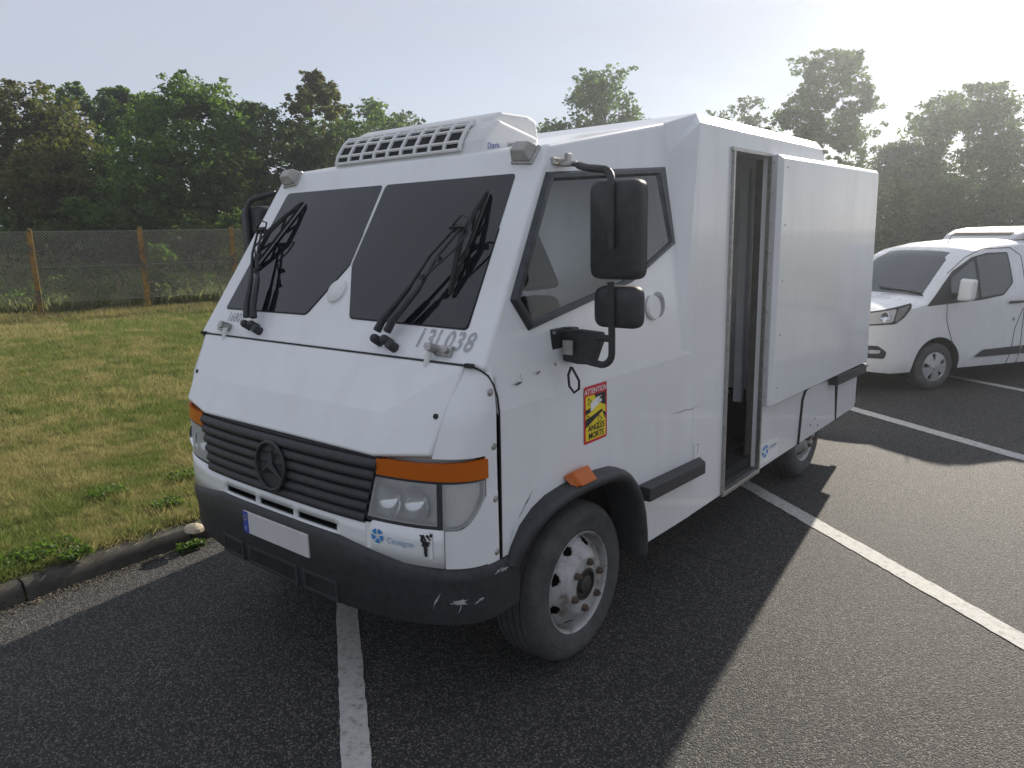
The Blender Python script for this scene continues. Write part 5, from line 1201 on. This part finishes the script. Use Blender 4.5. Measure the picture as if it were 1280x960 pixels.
# front lamps, fog lamps, bumper trim, grille
for sx in (1, -1):
    pts = [(-.135, .99), (.10, 1.03), (.44, 1.10), (.45, 1.04), (.36, .93), (.25, .855), (-.13, .835)]
    def hp(mat, name, P, o, par=TV):
        b = MB(); bm = bmesh.new(); vv = [bm.verts.new((p[0], p[1], 0)) for p in rnd(P, .02, 2)]; bm.faces.new(vv); bmesh.ops.triangulate(bm, faces=bm.faces)
        for _ in range(3): bmesh.ops.subdivide_edges(bm, edges=[e for e in bm.edges if e.calc_length() > .07], cuts=1); bmesh.ops.triangulate(bm, faces=bm.faces)
        bm.verts.index_update(); b.add([VS(v.co.x, v.co.y, o, sx) for v in bm.verts], [tuple(v.index for v in f.verts) for f in bm.faces]); bm.free(); return b.build(name, mat, par, smooth=True)
    hl_ = hp(BLACKP, 'headlight', pts, .006)
    hp(SATIN, 'lamp_reflector', [(-.125, .975), (.10, 1.012), (.25, 1.035), (.22, .885), (.18, .872), (-.12, .85)], .009, hl_)
    hp(CHROME, 'lamp_strip', [(.235, .885), (.265, 1.035), (.41, 1.078), (.41, 1.045), (.33, .945), (.27, .885)], .010, hl_)
    b = MB(); b.lathe([(.0001, .004), (.04, .012), (.055, .03)], VS(.12, .945, .006, sx), (sx*.9, -.5, 0), 18); b.build('projector', CHROME, hl_, smooth=True)
    hp(BLACKP, 'fog_surround', [(-.15, .605), (.07, .598), (.17, .52), (.15, .44), (-.15, .455)], .008)
    hp(SATIN, 'fog_lamp', [(-.02, .55), (.10, .545), (.09, .505), (-.02, .505)], .013)
    hp(LINING, 'parking_sensor', [(-.04, .37), (.0, .37), (.0, .335), (-.04, .335)], .008)
b = MB()
for z, h_ in ((.90, .05), (.82, .05), (.74, .05), (.52, .07), (.43, .05)): b.box((0, -.168, z), (.86, .02, h_))
b.build('grille', BLACKP, TV)
b = MB()
def wsc(u, v):
    s = .77+(1.40-.77)*v; t = (u*2-1); z = vtop(s); hw = vhalf(s, z-.075)*(.95-.045*v); a = abs(t); zz = z-.075+.075*math.sin(min(1, (1-a)**(1/1.35)*1.35)*PI/2)**.8 if a < 1 else z-.075
    return (hw*t, s-.008+.10*a*a*(1-v)*0, z-.075*(a**3.5)+.008)
b.grid(wsc, 24, 14); b.build('windscreen', VGLASS, TV, smooth=True)
b = MB(); b.box((.35, .80, 1.205), (.7, .02, .015), Matrix.Rotation(rad(3), 3, 'Y')); b.box((-.4, .80, 1.205), (.5, .02, .015)); b.build('wiper', BLACKP, TV)
# mirror, aerial, roof unit
for sx in (1, -1):
    b = MB(); b.hexa([(sx*.98, 1.02, 1.10), (sx*1.16, 1.03, 1.11), (sx*1.17, 1.05, 1.36), (sx*.99, 1.04, 1.37)], [(sx*.98, 1.13, 1.10), (sx*1.16, 1.14, 1.11), (sx*1.17, 1.15, 1.36), (sx*.99, 1.14, 1.37)]); mv = b.build('door_mirror', VANW, TV, bevel=.035, seg=4)
    b = MB(); b.hexa([(sx*.86, 1.06, 1.10), (sx*1.02, 1.04, 1.13), (sx*1.02, 1.04, 1.21), (sx*.86, 1.06, 1.19)], [(sx*.86, 1.16, 1.10), (sx*1.02, 1.12, 1.13), (sx*1.02, 1.12, 1.21), (sx*.86, 1.16, 1.19)]); b.build('mirror_arm', BLACKP, mv, bevel=.01)
b = MB(); b.tube([(.3, 1.55, 1.76), (.3, 1.60, 1.86)], [.008, .004], 6); b.build('aerial', RUBBER, TV)
b = MB(); shr2 = [(2.33, 1.79), (2.43, 1.86), (2.58, 1.915), (2.83, 1.945), (3.5, 1.95), (3.65, 1.80)]
n = len(shr2); b.add([(.62*(1-.12*k_), y_, z) for (y_, z), k_ in zip(shr2, (1, .6, .2, 0, 0, .3))]+[(-.62*(1-.12*k_), y_, z) for (y_, z), k_ in zip(shr2, (1, .6, .2, 0, 0, .3))], [tuple(range(n))[::-1], tuple(range(n, 2*n))]+[(i, i+1, i+1+n, i+n) for i in range(n-1)])
ru = b.build('roof_unit', WHITE2, TV, bevel=.03, seg=3)
b = MB(); b.hexa([(-.45, 2.41, 1.846), (.45, 2.41, 1.846), (.45, 2.48, 1.878), (-.45, 2.48, 1.878)], [(-.45, 2.40, 1.852), (.45, 2.40, 1.852), (.45, 2.47, 1.884), (-.45, 2.47, 1.884)]); b.build('unit_vent', DARKIN, ru)
b = MB(); b.hexa([(.58, 2.50, 1.82), (.58, 3.13, 1.82), (.58, 3.13, 1.91), (.58, 2.63, 1.90)], [(.632, 2.52, 1.82), (.632, 3.13, 1.82), (.630, 3.13, 1.90), (.632, 2.63, 1.885)]); b.build('unit_vent', DARKIN, ru)
# van wheels with five-spoke trims
def vwheel(x, y_, sx):
    c = Vector((x, y_, WR)); ax = Vector((sx, 0, 0)); b = MB(); w_ = .20
    b.lathe([(.178, -.01), (.19, .004), (.215, .012), (.25, .012), (.275, .0), (.288, -.015), (.29, -.03), (.29, -w_+.03), (.27, -w_), (.18, -w_)], c, ax, 48)
    wl = b.build('wheel', TYRE, TV, smooth=True, angle=50)
    b = MB(); b.lathe([(.178, -.03), (.0001, -.03)], c, ax, 40); b.build('wheel_backing', DARKIN, wl)
    b = MB(); a = ax.orthogonal().normalized(); d_3 = ax.cross(a)
    b.lathe([(.180, -.012), (.178, .004), (.168, .006), (.158, -.004)], c, ax, 48)
    for k in range(5):
        t = 2*PI*k/5+.3; e = a*math.cos(t)+d_3*math.sin(t); f = -a*math.sin(t)+d_3*math.cos(t)
        P = [(.03, .040), (.08, .052), (.165, .066), (.168, .045), (.165, -.066+.132)]
        lo_ = [c+e*.02+f*.035, c+e*.10+f*.05, c+e*.168+f*.078, c+e*.168-f*.078, c+e*.10-f*.05, c+e*.02-f*.035]
        b.hexa([p-ax*.01 for p in lo_], [p+ax*(.016 if i in (0, 5) else .012 if i in (1, 4) else .003) for i, p in enumerate(lo_)])
    b.lathe([(.0001, .026), (.03, .024), (.036, .014), (.04, 0)], c, ax, 20)
    b.build('wheel_trim', RIMV, wl, smooth=True, angle=30)
RIMV = simple('silver_trim', (.50, .51, .52), .35, .6, .1, 20)
for y_ in (WY0, WY1):
    for sx in (1, -1): vwheel(sx*.875, y_, sx)

# ------------------------------------------------------------------ air volume for lens glare
hm = bpy.data.materials.new('glare_haze_air'); hm.use_nodes = True; nt = hm.node_tree; nt.nodes.clear()
ho = nt.nodes.new('ShaderNodeOutputMaterial'); pv = nt.nodes.new('ShaderNodeVolumePrincipled'); pv.inputs['Color'].default_value = (.84, .90, .98, 1)
pv.inputs['Density'].default_value = .0020; pv.inputs['Anisotropy'].default_value = .70; nt.links.new(pv.outputs[0], ho.inputs['Volume'])  # scattering air added mainly to give the lens glare veil over the right side
b = MB(); b.box((0, 0, 4.4), (420, 420, 10.8)); o = b.build('glare_haze', hm); tag(o, kind='stuff', label='thin bright air volume added for the veil of lens glare')
